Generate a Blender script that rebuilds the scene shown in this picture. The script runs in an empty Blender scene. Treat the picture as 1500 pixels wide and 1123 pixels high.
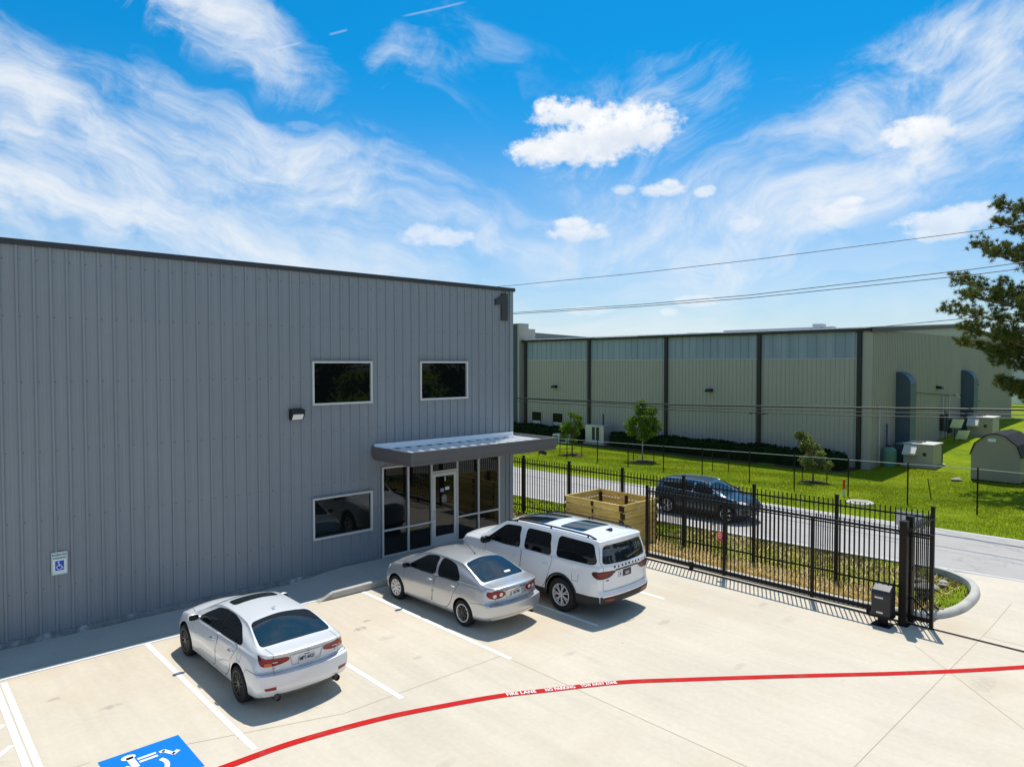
import bpy, bmesh, math, random
import numpy as np
from mathutils import Vector, Matrix
from mathutils.bvhtree import BVHTree

random.seed(7)
RNG = np.random.default_rng(11)
SC = bpy.context.scene
COL = SC.collection
rad = math.radians

# ------------------------------------------------------------------ camera
cam_d = bpy.data.cameras.new('camera')
cam = bpy.data.objects.new('camera', cam_d)
COL.objects.link(cam)
SC.camera = cam
YAW, PITCH, ROLL = 0.81961, 0.0290374, 0.0008
H = 6.0
fw = Vector((math.cos(YAW)*math.cos(PITCH), math.sin(YAW)*math.cos(PITCH), -math.sin(PITCH)))
rt = Vector((math.sin(YAW), -math.cos(YAW), 0))
up = rt.cross(fw)
r2 = rt*math.cos(ROLL) - up*math.sin(ROLL)
u2 = up*math.cos(ROLL) + rt*math.sin(ROLL)
cam.matrix_world = Matrix(((r2.x, u2.x, -fw.x, 0), (r2.y, u2.y, -fw.y, 0), (r2.z, u2.z, -fw.z, H), (0, 0, 0, 1)))
cam_d.sensor_width = 36.0
cam_d.lens = 36.0*1021.8/1500
cam_d.clip_start = 0.1
cam_d.clip_end = 3000

# ------------------------------------------------------------------ render settings
SC.render.engine = 'CYCLES'
SC.view_settings.view_transform = 'Standard'
SC.view_settings.look = 'None'
SC.view_settings.gamma = 1.0
SC.view_settings.exposure = 0.03
SC.cycles.use_denoising = True
SC.cycles.max_bounces = 8
SC.cycles.transparent_max_bounces = 12
SC.cycles.sample_clamp_indirect = 6.0

# ------------------------------------------------------------------ node helpers
class X:
    """A socket with arithmetic: writes Math nodes."""
    nt = None
    def __init__(s, sock): s.s = sock
    @staticmethod
    def op(kind, *a, clamp=False):
        n = X.nt.nodes.new('ShaderNodeMath'); n.operation = kind; n.use_clamp = clamp
        for i, v in enumerate(a):
            if isinstance(v, X): X.nt.links.new(v.s, n.inputs[i])
            else: n.inputs[i].default_value = v
        return X(n.outputs[0])
    def __add__(s, o): return X.op('ADD', s, o)
    __radd__ = __add__
    def __sub__(s, o): return X.op('SUBTRACT', s, o)
    def __rsub__(s, o): return X.op('SUBTRACT', o, s)
    def __mul__(s, o): return X.op('MULTIPLY', s, o)
    __rmul__ = __mul__
    def __truediv__(s, o): return X.op('DIVIDE', s, o)
    def clamp(s): return X.op('ADD', s, 0.0, clamp=True)
    def mx(s, o): return X.op('MAXIMUM', s, o)
    def mn(s, o): return X.op('MINIMUM', s, o)
    def pw(s, o): return X.op('POWER', s, o)
    def step(s, a, b, lo=0.0, hi=1.0):
        n = X.nt.nodes.new('ShaderNodeMapRange'); n.interpolation_type = 'SMOOTHSTEP'
        X.nt.links.new(s.s, n.inputs[0])
        n.inputs[1].default_value, n.inputs[2].default_value, n.inputs[3].default_value, n.inputs[4].default_value = a, b, lo, hi
        return X(n.outputs[0])

def vec(x, y, z):
    n = X.nt.nodes.new('ShaderNodeCombineXYZ')
    for i, v in enumerate((x, y, z)):
        if isinstance(v, X): X.nt.links.new(v.s, n.inputs[i])
        else: n.inputs[i].default_value = v
    return X(n.outputs[0])

def noise(v, scale=1.0, detail=4.0, rough=0.55, dist=0.0, lac=2.0):
    n = X.nt.nodes.new('ShaderNodeTexNoise'); n.noise_dimensions = '3D'
    X.nt.links.new(v.s, n.inputs['Vector'])
    n.inputs['Scale'].default_value = scale; n.inputs['Detail'].default_value = detail
    n.inputs['Roughness'].default_value = rough; n.inputs['Distortion'].default_value = dist
    n.inputs['Lacunarity'].default_value = lac
    return X(n.outputs['Fac'])

def mixc(f, a, b, kind='MIX'):
    n = X.nt.nodes.new('ShaderNodeMix'); n.data_type = 'RGBA'; n.blend_type = kind
    n.clamp_factor = True
    if isinstance(f, X): X.nt.links.new(f.s, n.inputs[0])
    else: n.inputs[0].default_value = f
    for v, k in ((a, 6), (b, 7)):
        if isinstance(v, X): X.nt.links.new(v.s, n.inputs[k])
        else: n.inputs[k].default_value = (*v[:3], 1)
    return X(n.outputs[2])

def sep(v):
    n = X.nt.nodes.new('ShaderNodeSeparateXYZ'); X.nt.links.new(v.s, n.inputs[0])
    return X(n.outputs[0]), X(n.outputs[1]), X(n.outputs[2])

MATS = {}
def mat(name, base=(.5, .5, .5), rough=.5, metal=0.0, spec=.5, coat=0.0, coat_rough=.03, ior=None, fn=None, bump=0.0, alpha=None):
    """A Principled material; fn(pos) may return (colour, height) built from nodes on the object/world position."""
    m = bpy.data.materials.new(name); m.use_nodes = True
    nt = m.node_tree; X.nt = nt
    p = nt.nodes['Principled BSDF']
    p.inputs['Base Color'].default_value = (*base, 1)
    p.inputs['Roughness'].default_value = rough
    p.inputs['Metallic'].default_value = metal
    p.inputs['Specular IOR Level'].default_value = spec
    p.inputs['Coat Weight'].default_value = coat
    p.inputs['Coat Roughness'].default_value = coat_rough
    if ior: p.inputs['IOR'].default_value = ior
    if fn:
        g = nt.nodes.new('ShaderNodeNewGeometry')
        out = fn(X(g.outputs['Position']))
        col, hgt = out[0], out[1]
        if col is not None: nt.links.new(col.s, p.inputs['Base Color'])
        if len(out) > 2 and out[2] is not None: nt.links.new(out[2].s, p.inputs['Roughness'])
        if hgt is not None:
            b = nt.nodes.new('ShaderNodeBump'); b.inputs['Strength'].default_value = 1.0
            b.inputs['Distance'].default_value = bump
            nt.links.new(hgt.s, b.inputs['Height']); nt.links.new(b.outputs[0], p.inputs['Normal'])
    MATS[name] = m
    return m

def varied(base, amt=.12, scale=3.0, fine=30.0, stretch=(1, 1, 1), dirt=None):
    def fn(pos):
        x, y, z = sep(pos)
        v = vec(x*stretch[0], y*stretch[1], z*stretch[2])
        a = noise(v, scale, 4); b = noise(v, fine, 3)
        f = (a-.5)*(2*amt) + (b-.5)*(amt*.8) + 1.0
        c = mixc(1.0, base, vec(f, f, f), 'MULTIPLY')
        if dirt:
            d = noise(v, scale*.6, 6, .65).step(.52, .75, 0, dirt[1])
            c = mixc(d, c, dirt[0])
        return c, b
    return fn

# ------------------------------------------------------------------ sun + sky
SUN = Vector((.36, .195, 1.0)).normalized()
sun_el = math.asin(SUN.z)
sun_az = math.atan2(SUN.x, SUN.y)            # clockwise from +Y
sd = bpy.data.lights.new('sun', 'SUN'); sd.energy = 4.75; sd.angle = rad(.53); sd.color = (1.0, .955, .88)
so = bpy.data.objects.new('sun', sd); COL.objects.link(so)
so.rotation_euler = SUN.to_track_quat('Z', 'Y').to_euler()
so.location = (0, 0, 60)

def build_world():
    w = bpy.data.worlds.new('World'); SC.world = w; w.use_nodes = True
    nt = w.node_tree; X.nt = nt
    bg = nt.nodes['Background']
    sky = nt.nodes.new('ShaderNodeTexSky'); sky.sky_type = 'NISHITA'; sky.sun_disc = False
    sky.sun_elevation = sun_el; sky.sun_rotation = sun_az
    sky.altitude = 0; sky.air_density = 1.0; sky.dust_density = .6; sky.ozone_density = 1.5
    tc = nt.nodes.new('ShaderNodeTexCoord')
    dx, dy, dz = sep(X(tc.outputs['Generated']))
    az = X.op('ARCTAN2', dy, dx)                 # radians, anticlockwise from +X
    u = (YAW - az)                               # to the right of the view axis
    v = X.op('ARCSINE', dz)
    # richer blue, the paler band near the horizon kept
    blue = mixc(1.0, X(sky.outputs[0]), SKY_TINT_TOP, 'MULTIPLY')
    pale = mixc(1.0, X(sky.outputs[0]), SKY_TINT_LOW, 'MULTIPLY')
    base = mixc(v.step(.02, .42), pale, blue)
    # --- cirrus: broad strokes (elevation/azimuth ellipses) torn by streaky noise
    dens = None
    w1 = noise(vec(u*3.4, v*3.4, 3.1), 1.0, 3, .55); w2 = noise(vec(u*3.4, v*3.4, 13.7), 1.0, 3, .55)
    n2 = noise(vec(u*16+(w1-.5)*7, v*16+(w2-.5)*7, 7.7), 1.0, 6, .6)
    ue = u + (w1-.5)*.20 + (n2-.5)*.07
    ve = v + (w2-.5)*.15 + (n2-.5)*.05
    for gi, (ang, sx, sy, strokes) in enumerate(CIRRUS):
        c, s_ = math.cos(ang), math.sin(ang)
        ux = u + (w1-.5)*.26; vx = v + (w2-.5)*.19 + (n2-.5)*.022
        p = vec((ux*c + vx*s_)*sx, (vx*c - ux*s_)*sy, gi*5.3)
        n1 = noise(p, 1.0, 9, .64)
        m = None
        for (cu, cv, la, lb, a, k) in strokes:
            c, s_ = math.cos(a), math.sin(a)
            aa = ((ue-cu)*c + (ve-cv)*s_)*(1.0/(la*1.12)); bb = ((ve-cv)*c - (ue-cu)*s_)*(1.0/(lb*1.2))
            e = (1.0 - (aa*aa + bb*bb)).mx(0.0)*k
            m = e if m is None else (m + e - m*e)
        d = m*1.0 + (n1-.5)*2.7 + (n2-.5)*.95 - .43
        d = d.step(-.10, 1.15)*m.step(.0, .55)
        dens = d if dens is None else (dens + d - dens*d)
    veil = noise(vec(u*2.6+(w1-.5)*1.2, v*10.0+(w2-.5)*2.4, 9.0), 1.0, 6, .58)
    low = v.step(.0, .34, 1.0, 0.0)
    dens = dens + (1.0-dens)*low*(.45 + (veil-.5)*1.7).mx(0.0)
    # unseen cloud veil added overhead and behind to brighten and whiten the fill light
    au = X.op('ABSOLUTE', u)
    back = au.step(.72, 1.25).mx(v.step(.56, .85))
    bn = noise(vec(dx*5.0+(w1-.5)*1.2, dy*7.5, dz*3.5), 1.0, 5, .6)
    dens = dens + (1.0-dens)*back*(FILL_CLOUD + (bn-.5)*2.6).mx(0.0)
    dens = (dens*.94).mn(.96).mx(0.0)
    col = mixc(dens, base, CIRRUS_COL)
    # --- small cumulus
    cn = noise(vec(u*32, v*42, 1.7), 1.0, 6, .62)
    cn2 = noise(vec(u*75, v*95, 4.7), 1.0, 5, .65)
    cum = None; base_sh = None
    for (cu, cv, ru, rv, k) in CUMULUS:
        a = (u-cu)*(1.0/ru); b = (v-cv)*(1.0/rv)
        q = 1.0 - (a*a + b*b)
        e = q*1.1 + (cn-.5)*3.0 + (cn2-.5)*1.7
        e = e.step(-.30, .90)*q.step(-1.0, -.1)*k
        lowv = ((v-cv)*(-1.0/rv)).step(-.5, 1.1)*e
        base_sh = lowv if base_sh is None else base_sh.mx(lowv)
        cum = e if cum is None else cum.mx(e)
    shade = noise(vec(u*30, v*30-.5, 6.0), 1.0, 3, .55).step(.35, .7)
    ccol = mixc((shade*.45 + .55 - base_sh*.75).clamp(), CUM_DARK, CUM_COL)
    col = mixc(cum, col, ccol)
    # contrails
    for (u0, v0, u1, v1, wd, k) in TRAILS:
        L = math.hypot(u1-u0, v1-v0); c, s = (u1-u0)/L, (v1-v0)/L
        t = ((u-u0)*c + (v-v0)*s)*(1.0/L)
        dd = X.op('ABSOLUTE', (v-v0)*c - (u-u0)*s)
        e = dd.step(wd*.3, wd, 1, 0)*t.step(-.05, .15)*t.step(.85, 1.05, 1, 0)*k
        col = mixc(e, col, CIRRUS_COL)
    # a dull green-grey lower half instead of the black under the horizon
    col = mixc(v.step(-.02, .0), (.6, .7, .45), col)
    nt.links.new(col.s, bg.inputs['Color'])
    bg.inputs['Strength'].default_value = .1
    w.cycles.sampling_method = 'MANUAL'; w.cycles.sample_map_resolution = 512
CIRRUS=[
 (-0.227,3.2,11.0,[(-0.527,0.248,0.470,0.093,-0.244,0.95),(-0.588,0.327,0.225,0.044,-0.419,0.70),(-0.256,0.259,0.352,0.049,-0.262,0.85),(-0.535,0.176,0.431,0.083,-0.070,1.00),(-0.048,0.194,0.411,0.073,-0.140,0.55),(-0.411,0.311,0.254,0.059,-0.436,0.50),(-0.384,0.425,0.166,0.054,-0.419,0.95),(-0.125,0.384,0.147,0.059,-0.698,0.50),(-0.182,0.293,0.196,0.049,-0.698,0.40),(-0.009,0.427,0.157,0.059,-0.349,0.35)]),
 (0.419,4.6,10.0,[(0.182,0.348,0.196,0.098,0.611,0.70),(0.173,0.285,0.274,0.078,0.105,0.60),(0.310,0.297,0.147,0.049,0.698,0.40),(-0.048,0.427,0.157,0.049,-0.524,0.35),(0.370,0.249,0.215,0.059,0.175,0.50),(0.568,0.356,0.205,0.108,0.262,0.85),(0.491,0.212,0.323,0.059,0.349,0.65),(0.576,0.263,0.157,0.049,0.611,0.50),(0.413,0.178,0.294,0.059,0.087,0.55),(0.192,0.190,0.342,0.054,-0.000,0.50)]),
]
CUMULUS=[
 (0.130,0.315,0.0900,0.0391,1.00),
 (0.182,0.321,0.0548,0.0313,1.00),
 (0.070,0.338,0.0450,0.0215,1.00),
 (0.049,0.291,0.0568,0.0196,1.00),
 (0.107,0.296,0.0587,0.0294,1.00),
 (0.523,0.276,0.0411,0.0166,0.95),
 (0.509,0.269,0.0215,0.0098,0.95),
 (0.209,0.237,0.0333,0.0108,0.80),
 (0.220,0.243,0.0157,0.0078,0.80),
 (0.159,0.239,0.0196,0.0078,0.60),
 (0.268,0.230,0.0137,0.0078,0.60),
 (0.275,0.234,0.0078,0.0049,0.50),
 (0.095,0.184,0.0450,0.0127,0.75),
 (0.086,0.195,0.0254,0.0108,0.75),
 (0.437,0.194,0.0294,0.0137,0.75),
 (0.445,0.202,0.0196,0.0088,0.75),
 (0.560,0.171,0.0587,0.0176,0.70),
 (0.546,0.158,0.0391,0.0117,0.70),
 (-0.106,0.176,0.0548,0.0137,0.55),
 (-0.126,0.185,0.0254,0.0098,0.50),
 (0.320,0.188,0.0215,0.0117,0.40),
 (0.258,0.086,0.0274,0.0088,0.45),
 (0.221,0.071,0.0137,0.0059,0.40),
 (0.107,0.074,0.0391,0.0068,0.35),
 (-0.291,0.311,0.0254,0.0068,0.15),
 (-0.130,0.181,0.0235,0.0088,0.60),
]
TRAILS=[
 (-0.3299,0.3962,-0.2895,0.4093,0.0018,0.25),
 (-0.2527,0.4223,-0.2281,0.4299,0.0018,0.20),
 (-0.1527,0.4507,-0.0650,0.4704,0.0018,0.20),
]
SKY_TINT_TOP = (.03, .90, 1.36)
SKY_TINT_LOW = (.72, 1.0, 1.26)
CIRRUS_COL = (8.6, 9.0, 9.4)
CUM_COL = (10.2, 10.2, 10.2)
CUM_DARK = (7.2, 7.9, 8.9)
FILL_CLOUD = .22
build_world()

# ------------------------------------------------------------------ mesh helpers
class MB:
    """Collects faces of several shapes; build() links them as ONE mesh object."""
    def __init__(s): s.v = []; s.f = []; s.m = []
    def add(s, vs, fs, m=0):
        o = len(s.v); s.v.extend([tuple(p) for p in vs])
        for f in fs: s.f.append([i+o for i in f]); s.m.append(m)
        return s
    def box(s, x0, x1, y0, y1, z0, z1, m=0):
        if x0 > x1: x0, x1 = x1, x0
        if y0 > y1: y0, y1 = y1, y0
        if z0 > z1: z0, z1 = z1, z0
        vs = [(x0,y0,z0),(x1,y0,z0),(x1,y1,z0),(x0,y1,z0),(x0,y0,z1),(x1,y0,z1),(x1,y1,z1),(x0,y1,z1)]
        return s.add(vs, [(0,3,2,1),(4,5,6,7),(0,1,5,4),(1,2,6,5),(2,3,7,6),(3,0,4,7)], m)
    def obox(s, c, ax, ay, az, m=0):
        """Box from a centre and three half-axis vectors."""
        c, ax, ay, az = Vector(c), Vector(ax), Vector(ay), Vector(az)
        vs = [c+i*ax+j*ay+k*az for k in (-1,1) for j in (-1,1) for i in (-1,1)]
        return s.add(vs, [(0,2,3,1),(4,5,7,6),(0,1,5,4),(1,3,7,5),(3,2,6,7),(2,0,4,6)], m)
    def bar(s, a, b, w, h=None, m=0, upv=(0,0,1)):
        a, b = Vector(a), Vector(b); d = b-a; L = d.length; d.normalize()
        h = h or w; uu = Vector(upv)
        if abs(d.dot(uu)) > .95: uu = Vector((1,0,0))
        sx = d.cross(uu).normalized(); sz = sx.cross(d)
        return s.obox((a+b)/2, sx*w/2, d*L/2, sz*h/2, m)
    def tube(s, pts, r, n=6, m=0, cap=True):
        pts = [Vector(p) for p in pts]; rs = r if isinstance(r, (list, tuple)) else [r]*len(pts)
        vs = []; fs = []
        prev = None
        for i, p in enumerate(pts):
            d = (pts[min(i+1, len(pts)-1)]-pts[max(i-1, 0)]).normalized()
            if prev is None:
                a = d.cross(Vector((0,0,1)))
                if a.length < .1: a = d.cross(Vector((1,0,0)))
            else: a = prev - d*prev.dot(d)
            a.normalize(); prev = a; b = d.cross(a)
            for k in range(n):
                t = 2*math.pi*k/n
                vs.append(p + (a*math.cos(t)+b*math.sin(t))*rs[i])
        for i in range(len(pts)-1):
            for k in range(n):
                fs.append((i*n+k, i*n+(k+1) % n, (i+1)*n+(k+1) % n, (i+1)*n+k))
        if cap:
            fs.append(tuple(range(n))[::-1]); fs.append(tuple(range((len(pts)-1)*n, len(pts)*n)))
        return s.add(vs, fs, m)
    def lathe(s, prof, o, axis=(0,1,0), n=32, m=0, a0=0.0, a1=2*math.pi):
        """prof = [(radius, distance along axis)...]"""
        o = Vector(o); d = Vector(axis).normalized()
        a = d.cross(Vector((0,0,1)))
        if a.length < .1: a = Vector((1,0,0))
        a.normalize(); b = d.cross(a)
        full = abs(a1-a0-2*math.pi) < 1e-6
        nn = n if full else n+1
        vs = []; fs = []
        for (r, h) in prof:
            for k in range(nn):
                t = a0+(a1-a0)*k/n
                vs.append(o + d*h + (a*math.cos(t)+b*math.sin(t))*r)
        for i in range(len(prof)-1):
            for k in range(n):
                k2 = (k+1) % nn
                fs.append((i*nn+k, i*nn+k2, (i+1)*nn+k2, (i+1)*nn+k))
        return s.add(vs, fs, m)
    def prism(s, poly, axis, t0, t1, m=0):
        """poly: 2D outline; axis 'x': (y,z), 'y': (x,z), 'z': (x,y); from t0 to t1."""
        n = len(poly)
        def P(p, t):
            return {'x': (t, p[0], p[1]), 'y': (p[0], t, p[1]), 'z': (p[0], p[1], t)}[axis]
        vs = [P(p, t0) for p in poly]+[P(p, t1) for p in poly]
        fs = [tuple(range(n))[::-1], tuple(range(n, 2*n))]+[(i, (i+1) % n, n+(i+1) % n, n+i) for i in range(n)]
        return s.add(vs, fs, m)
    def build(s, name, mats, parent=None, smooth=None, bevel=0, fix=True, loc=None):
        me = bpy.data.meshes.new(name)
        me.from_pydata(s.v, [], s.f)
        if not isinstance(mats, (list, tuple)): mats = [mats]
        for k in mats: me.materials.append(MATS[k])
        me.polygons.foreach_set('material_index', np.array(s.m, dtype=np.int32))
        if fix:
            b = bmesh.new(); b.from_mesh(me); bmesh.ops.recalc_face_normals(b, faces=b.faces); b.to_mesh(me); b.free()
        if smooth is not None:
            me.polygons.foreach_set('use_smooth', [True]*len(me.polygons))
            if smooth < 180: me.set_sharp_from_angle(angle=rad(smooth))
        me.update()
        o = bpy.data.objects.new(name, me); COL.objects.link(o)
        if parent: o.parent = parent
        if loc: o.location = loc
        if bevel:
            bm = o.modifiers.new('bevel', 'BEVEL'); bm.width = bevel; bm.segments = 2; bm.limit_method = 'ANGLE'; bm.angle_limit = rad(40)
        return o

def big(name, V, F, mats, mi=None, parent=None, smooth=False):
    """Fast mesh from numpy arrays (all faces with the same vertex count)."""
    me = bpy.data.meshes.new(name)
    V = np.asarray(V, dtype=np.float32); F = np.asarray(F, dtype=np.int32); k = F.shape[1]
    me.vertices.add(len(V)); me.vertices.foreach_set('co', V.ravel())
    me.loops.add(F.size); me.loops.foreach_set('vertex_index', F.ravel())
    me.polygons.add(len(F)); me.polygons.foreach_set('loop_start', np.arange(len(F), dtype=np.int32)*k)
    for x in (mats if isinstance(mats, (list, tuple)) else [mats]): me.materials.append(MATS[x])
    if mi is not None: me.polygons.foreach_set('material_index', np.asarray(mi, dtype=np.int32))
    if smooth: me.polygons.foreach_set('use_smooth', [True]*len(F))
    me.update(calc_edges=True); me.validate()
    o = bpy.data.objects.new(name, me); COL.objects.link(o)
    if parent: o.parent = parent
    return o

def thing(name, label, cat, loc=(0, 0, 0), rz=0, group=None):
    o = bpy.data.objects.new(name, None); COL.objects.link(o)
    o.location = loc; o.rotation_euler = (0, 0, rz); o.empty_display_size = .2
    return tag(o, label, cat, group)
def tag(o, label, cat, group=None, kind=None):
    o['label'] = label; o['category'] = cat
    if group: o['group'] = group
    if kind: o['kind'] = kind
    return o
def struct(o, label=None):
    o['kind'] = 'structure'
    if label: o['label'] = label
    return o

def text_data(body, size, depth=.002, bold=0.0, spacing=1.0, align='CENTER'):
    """Vertices and faces of a word in the xy plane, extruded upward in z."""
    cu = bpy.data.curves.new('word', 'FONT'); cu.body = body; cu.size = size
    cu.align_x = align; cu.align_y = 'CENTER'; cu.extrude = depth/2; cu.offset = bold; cu.space_character = spacing
    cu.resolution_u = 3
    o = bpy.data.objects.new('word', cu); COL.objects.link(o)
    dg = bpy.context.evaluated_depsgraph_get()
    me = bpy.data.meshes.new_from_object(o.evaluated_get(dg))
    V = [v.co.copy() for v in me.vertices]; F = [tuple(p.vertices) for p in me.polygons]
    bpy.data.objects.remove(o); bpy.data.curves.remove(cu); bpy.data.meshes.remove(me)
    return V, F
def put_text(mb, body, size, o, ex, ey, m=0, depth=.004, bold=0.0, spacing=1.0, squash=1.0):
    """A word laid at o with reading direction ex and letter-up ey."""
    V, F = text_data(body, size, depth, bold, spacing)
    o, ex, ey = Vector(o), Vector(ex).normalized(), Vector(ey).normalized(); n = ex.cross(ey)
    mb.add([o + ex*v.x*squash + ey*v.y + n*v.z for v in V], F, m)

# terrain height: yard level near, ditch, then rising slowly past the far building
TX = [-400, 17.0, 18.4, 20, 22.5, 29, 34, 42, 46, 49, 62, 82, 400]
TZ = [-.03, -.03, -.03, -.03, -.13, -.13, -.3, -.9, -.75, -.6, .2, .6, .6]
def gz(x): return float(np.interp(x, TX, TZ))

# ------------------------------------------------------------------ materials of the setting
OIL = [(8.15, 13.75, .22, .14, .6), (8.5, 14.1, .16, .10, .5), (8.3, 12.9, .30, .16, .25), (8.2, 11.6, .14, .10, .4), (5.6, 11.2, .35, .2, .25), (3.1, 13.6, .25, .12, .4), (2.4, 14.6, .18, .10, .4), (13.5, 9.3, .3, .14, .28), (15.8, 7.4, .4, .16, .22), (15.2, 3.4, .6, .25, .22), (12.6, 6.9, .3, .12, .25), (10.6, 9.6, .25, .10, .3), (16.3, 8.3, .25, .12, .3), (6.3, 8.2, .3, .12, .2)]
def concrete_fn(pos):
    x, y, z = sep(pos)
    w = noise(vec(x*.35, y*.35, 0.0), 1.0, 5, .6)
    st = noise(vec(x*1.6, y*.16, 1.0), 1.0, 6, .62)
    st2 = noise(vec(x*7.0, y*.5, 4.0), 1.0, 4, .6)
    fine = noise(vec(x*9.0, y*9.0, 2.0), 1.0, 5, .65)
    grit = noise(vec(x*60.0, y*60.0, 2.0), 1.0, 2, .6)
    f = 1.0 + (w-.5)*.30 + (st-.5)*.32 + (st2-.5)*.13 + (fine-.5)*.20 + (grit-.5)*.14
    c = mixc(1.0, (.565, .497, .395), vec(f, f, f), 'MULTIPLY')
    warm = noise(vec(x*.22, y*.3, 7.0), 1.0, 5, .6).step(.47, .70, 0, .7)
    c = mixc(warm, c, (.53, .43, .305))
    pale = noise(vec(x*.5+y*.1, y*.12, 5.0), 1.0, 5, .6).step(.55, .8, 0, .5)
    c = mixc(pale, c, (.60, .545, .455))
    # oil drips under the bays and dark scuffs, at fixed spots of the slab
    blot = None
    for (bx_, by_, rx_, ry_, k_) in OIL:
        q = (x-bx_)*(1.0/rx_); r = (y-by_)*(1.0/ry_)
        e = ((1.0-(q*q+r*r)).mx(0.0) + (fine-.5)*3.4).step(.25, 1.15)*((1.0-(q*q+r*r)*.6).step(0.0, .4))*k_
        blot = e if blot is None else blot.mx(e)
    c = mixc(blot, c, (.20, .18, .15))
    oil = noise(vec(x*.9, y*.5, 15.0), 1.0, 6, .6).step(.64, .82, 0, .42)
    c = mixc(oil, c, (.34, .29, .225))
    # tyre scuffs and small dark spots
    scuff = noise(vec(x*1.1, y*2.6, 3.0), 1.0, 7, .7).step(.62, .76, 0, .34)
    c = mixc(scuff, c, (.30, .28, .25))
    sp = X.nt.nodes.new('ShaderNodeTexVoronoi'); sp.inputs['Scale'].default_value = 1.15
    X.nt.links.new(vec(x+fine*.12, y, 0.0).s, sp.inputs['Vector'])
    spot = X(sp.outputs['Distance']).step(.03, .045, 1, 0)*noise(vec(x*.7, y*.7, 8.0), 1.0, 2).step(.5, .6)
    c = mixc(spot*.8, c, (.10, .095, .09))
    return c, fine*.6+grit*.4, (.85 + (w-.5)*.1)
mat('concrete', rough=.85, spec=.3, fn=concrete_fn, bump=.004)
mat('concrete_walk', (.36, .35, .325), .85, spec=.3, fn=varied((.44, .42, .38), .14, 1.2, 12), bump=.003)
mat('kerb_concrete', (.45, .43, .38), .85, spec=.3, fn=varied((.46, .44, .395), .16, 2.0, 18, dirt=((.16, .14, .11), .5)), bump=.006)
def road_fn(pos):
    x, y, z = sep(pos)
    a = noise(vec(x*1.4, y*.12, 0.0), 1.0, 6, .6); b = noise(vec(x*.5, y*.5, 2.0), 1.0, 5, .6); g = noise(vec(x*30, y*30, 2.0), 1.0, 2)
    f = 1.0 + (a-.5)*.22 + (b-.5)*.22 + (g-.5)*.16
    c = mixc(1.0, (.39, .365, .342), vec(f, f, f), 'MULTIPLY')
    crack = X.op('ABSOLUTE', noise(vec(x*.5, y*.18, 6.0), 1.0, 6, .6)-.5).step(.002, .008, 1, 0)
    c = mixc(crack*.35, c, (.2, .19, .18))
    return c, g
mat('road_surface', rough=.85, spec=.25, fn=road_fn, bump=.003)
def grass_ground_fn(pos):
    x, y, z = sep(pos)
    a = noise(vec(x*.25, y*.25, 0.0), 1.0, 6, .62); b = noise(vec(x*1.6, y*1.6, 1.0), 1.0, 5, .65); g = noise(vec(x*11, y*11, 1.0), 1.0, 3, .7)
    c = mixc((a*.55+b*.45).step(.36, .64), (.125, .19, .0030), (.25, .30, .0065))
    c = mixc(g.step(.35, .7, 0, .45), c, (.07, .14, .003))
    dry = noise(vec(x*.4, y*.4, 9.0), 1.0, 6, .65).step(.60, .76, 0, .5)
    c = mixc(dry, c, (.21, .24, .02))
    return c, g*.7+b*.3
mat('grass_ground', rough=.95, spec=.1, fn=grass_ground_fn, bump=.05)
def verge_fn(pos):
    x, y, z = sep(pos)
    b = noise(vec(x*1.4, y*1.4, 1.0), 1.0, 6, .65); g = noise(vec(x*14, y*14, 1.0), 1.0, 4, .7)
    c = mixc(b.step(.35, .65), (.045, .065, .010), (.115, .12, .018))
    br = noise(vec(x*.9, y*.9, 5.0), 1.0, 5, .65).step(.46, .66, 0, .8)
    c = mixc(br, c, (.15, .115, .05))
    dry = (x + (b-.5)*1.6).step(18.6, 19.9, 1, 0)
    straw = mixc(g.step(.35, .65), (.26, .18, .06), (.56, .42, .17))
    c = mixc(dry*.85, c, straw)
    return c, g
mat('verge_ground', rough=.95, spec=.1, fn=verge_fn, bump=.06)
mat('white_paint', (.80, .80, .78), .7, spec=.3, fn=varied((.82, .82, .80), .10, 4, 40, dirt=((.58, .53, .44), .75)))
mat('edge_paint', (.55, .54, .51), .8, spec=.2, fn=varied((.56, .545, .515), .2, 1.5, 20, dirt=((.40, .38, .36), .8)))
mat('red_paint', (.47, .010, .009), .7, spec=.12, fn=varied((.47, .010, .009), .20, 4, 34, dirt=((.34, .10, .08), .7)))
mat('blue_paint', (.0, .17, .54), .7, spec=.12, fn=varied((.002, .17, .55), .07, 2, 30, dirt=((.06, .22, .50), .3)))
mat('joint_dark', (.37, .31, .225), .95, spec=.1)
mat('soil', (.10, .075, .05), .95, spec=.1, fn=varied((.09, .065, .045), .3, 4, 30), bump=.03)

# ------------------------------------------------------------------ ground, lot, road
def make_ground():
    xs = sorted(set(TX+list(np.arange(22.5, 50, 1.0))+[52, 56, 70, 100, 150, 250]))
    ys = [-400, -150, -60, -30]+list(np.arange(-20, 60, 2.5))+[70, 100, 160, 400]
    V = []; F = []
    for y in ys:
        for x in xs:
            z = gz(x)
            if x > 29.5 and x < 60 and -20 < y < 55: z += .05*math.sin(x*.9+y*.37)*math.sin(y*.6-x*.2)
            V.append((x, y, z))
    n = len(xs)
    for j in range(len(ys)-1):
        for i in range(n-1):
            F.append((j*n+i, j*n+i+1, (j+1)*n+i+1, (j+1)*n+i))
    struct(big('ground', V, F, 'grass_ground', smooth=True))
make_ground()

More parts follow.
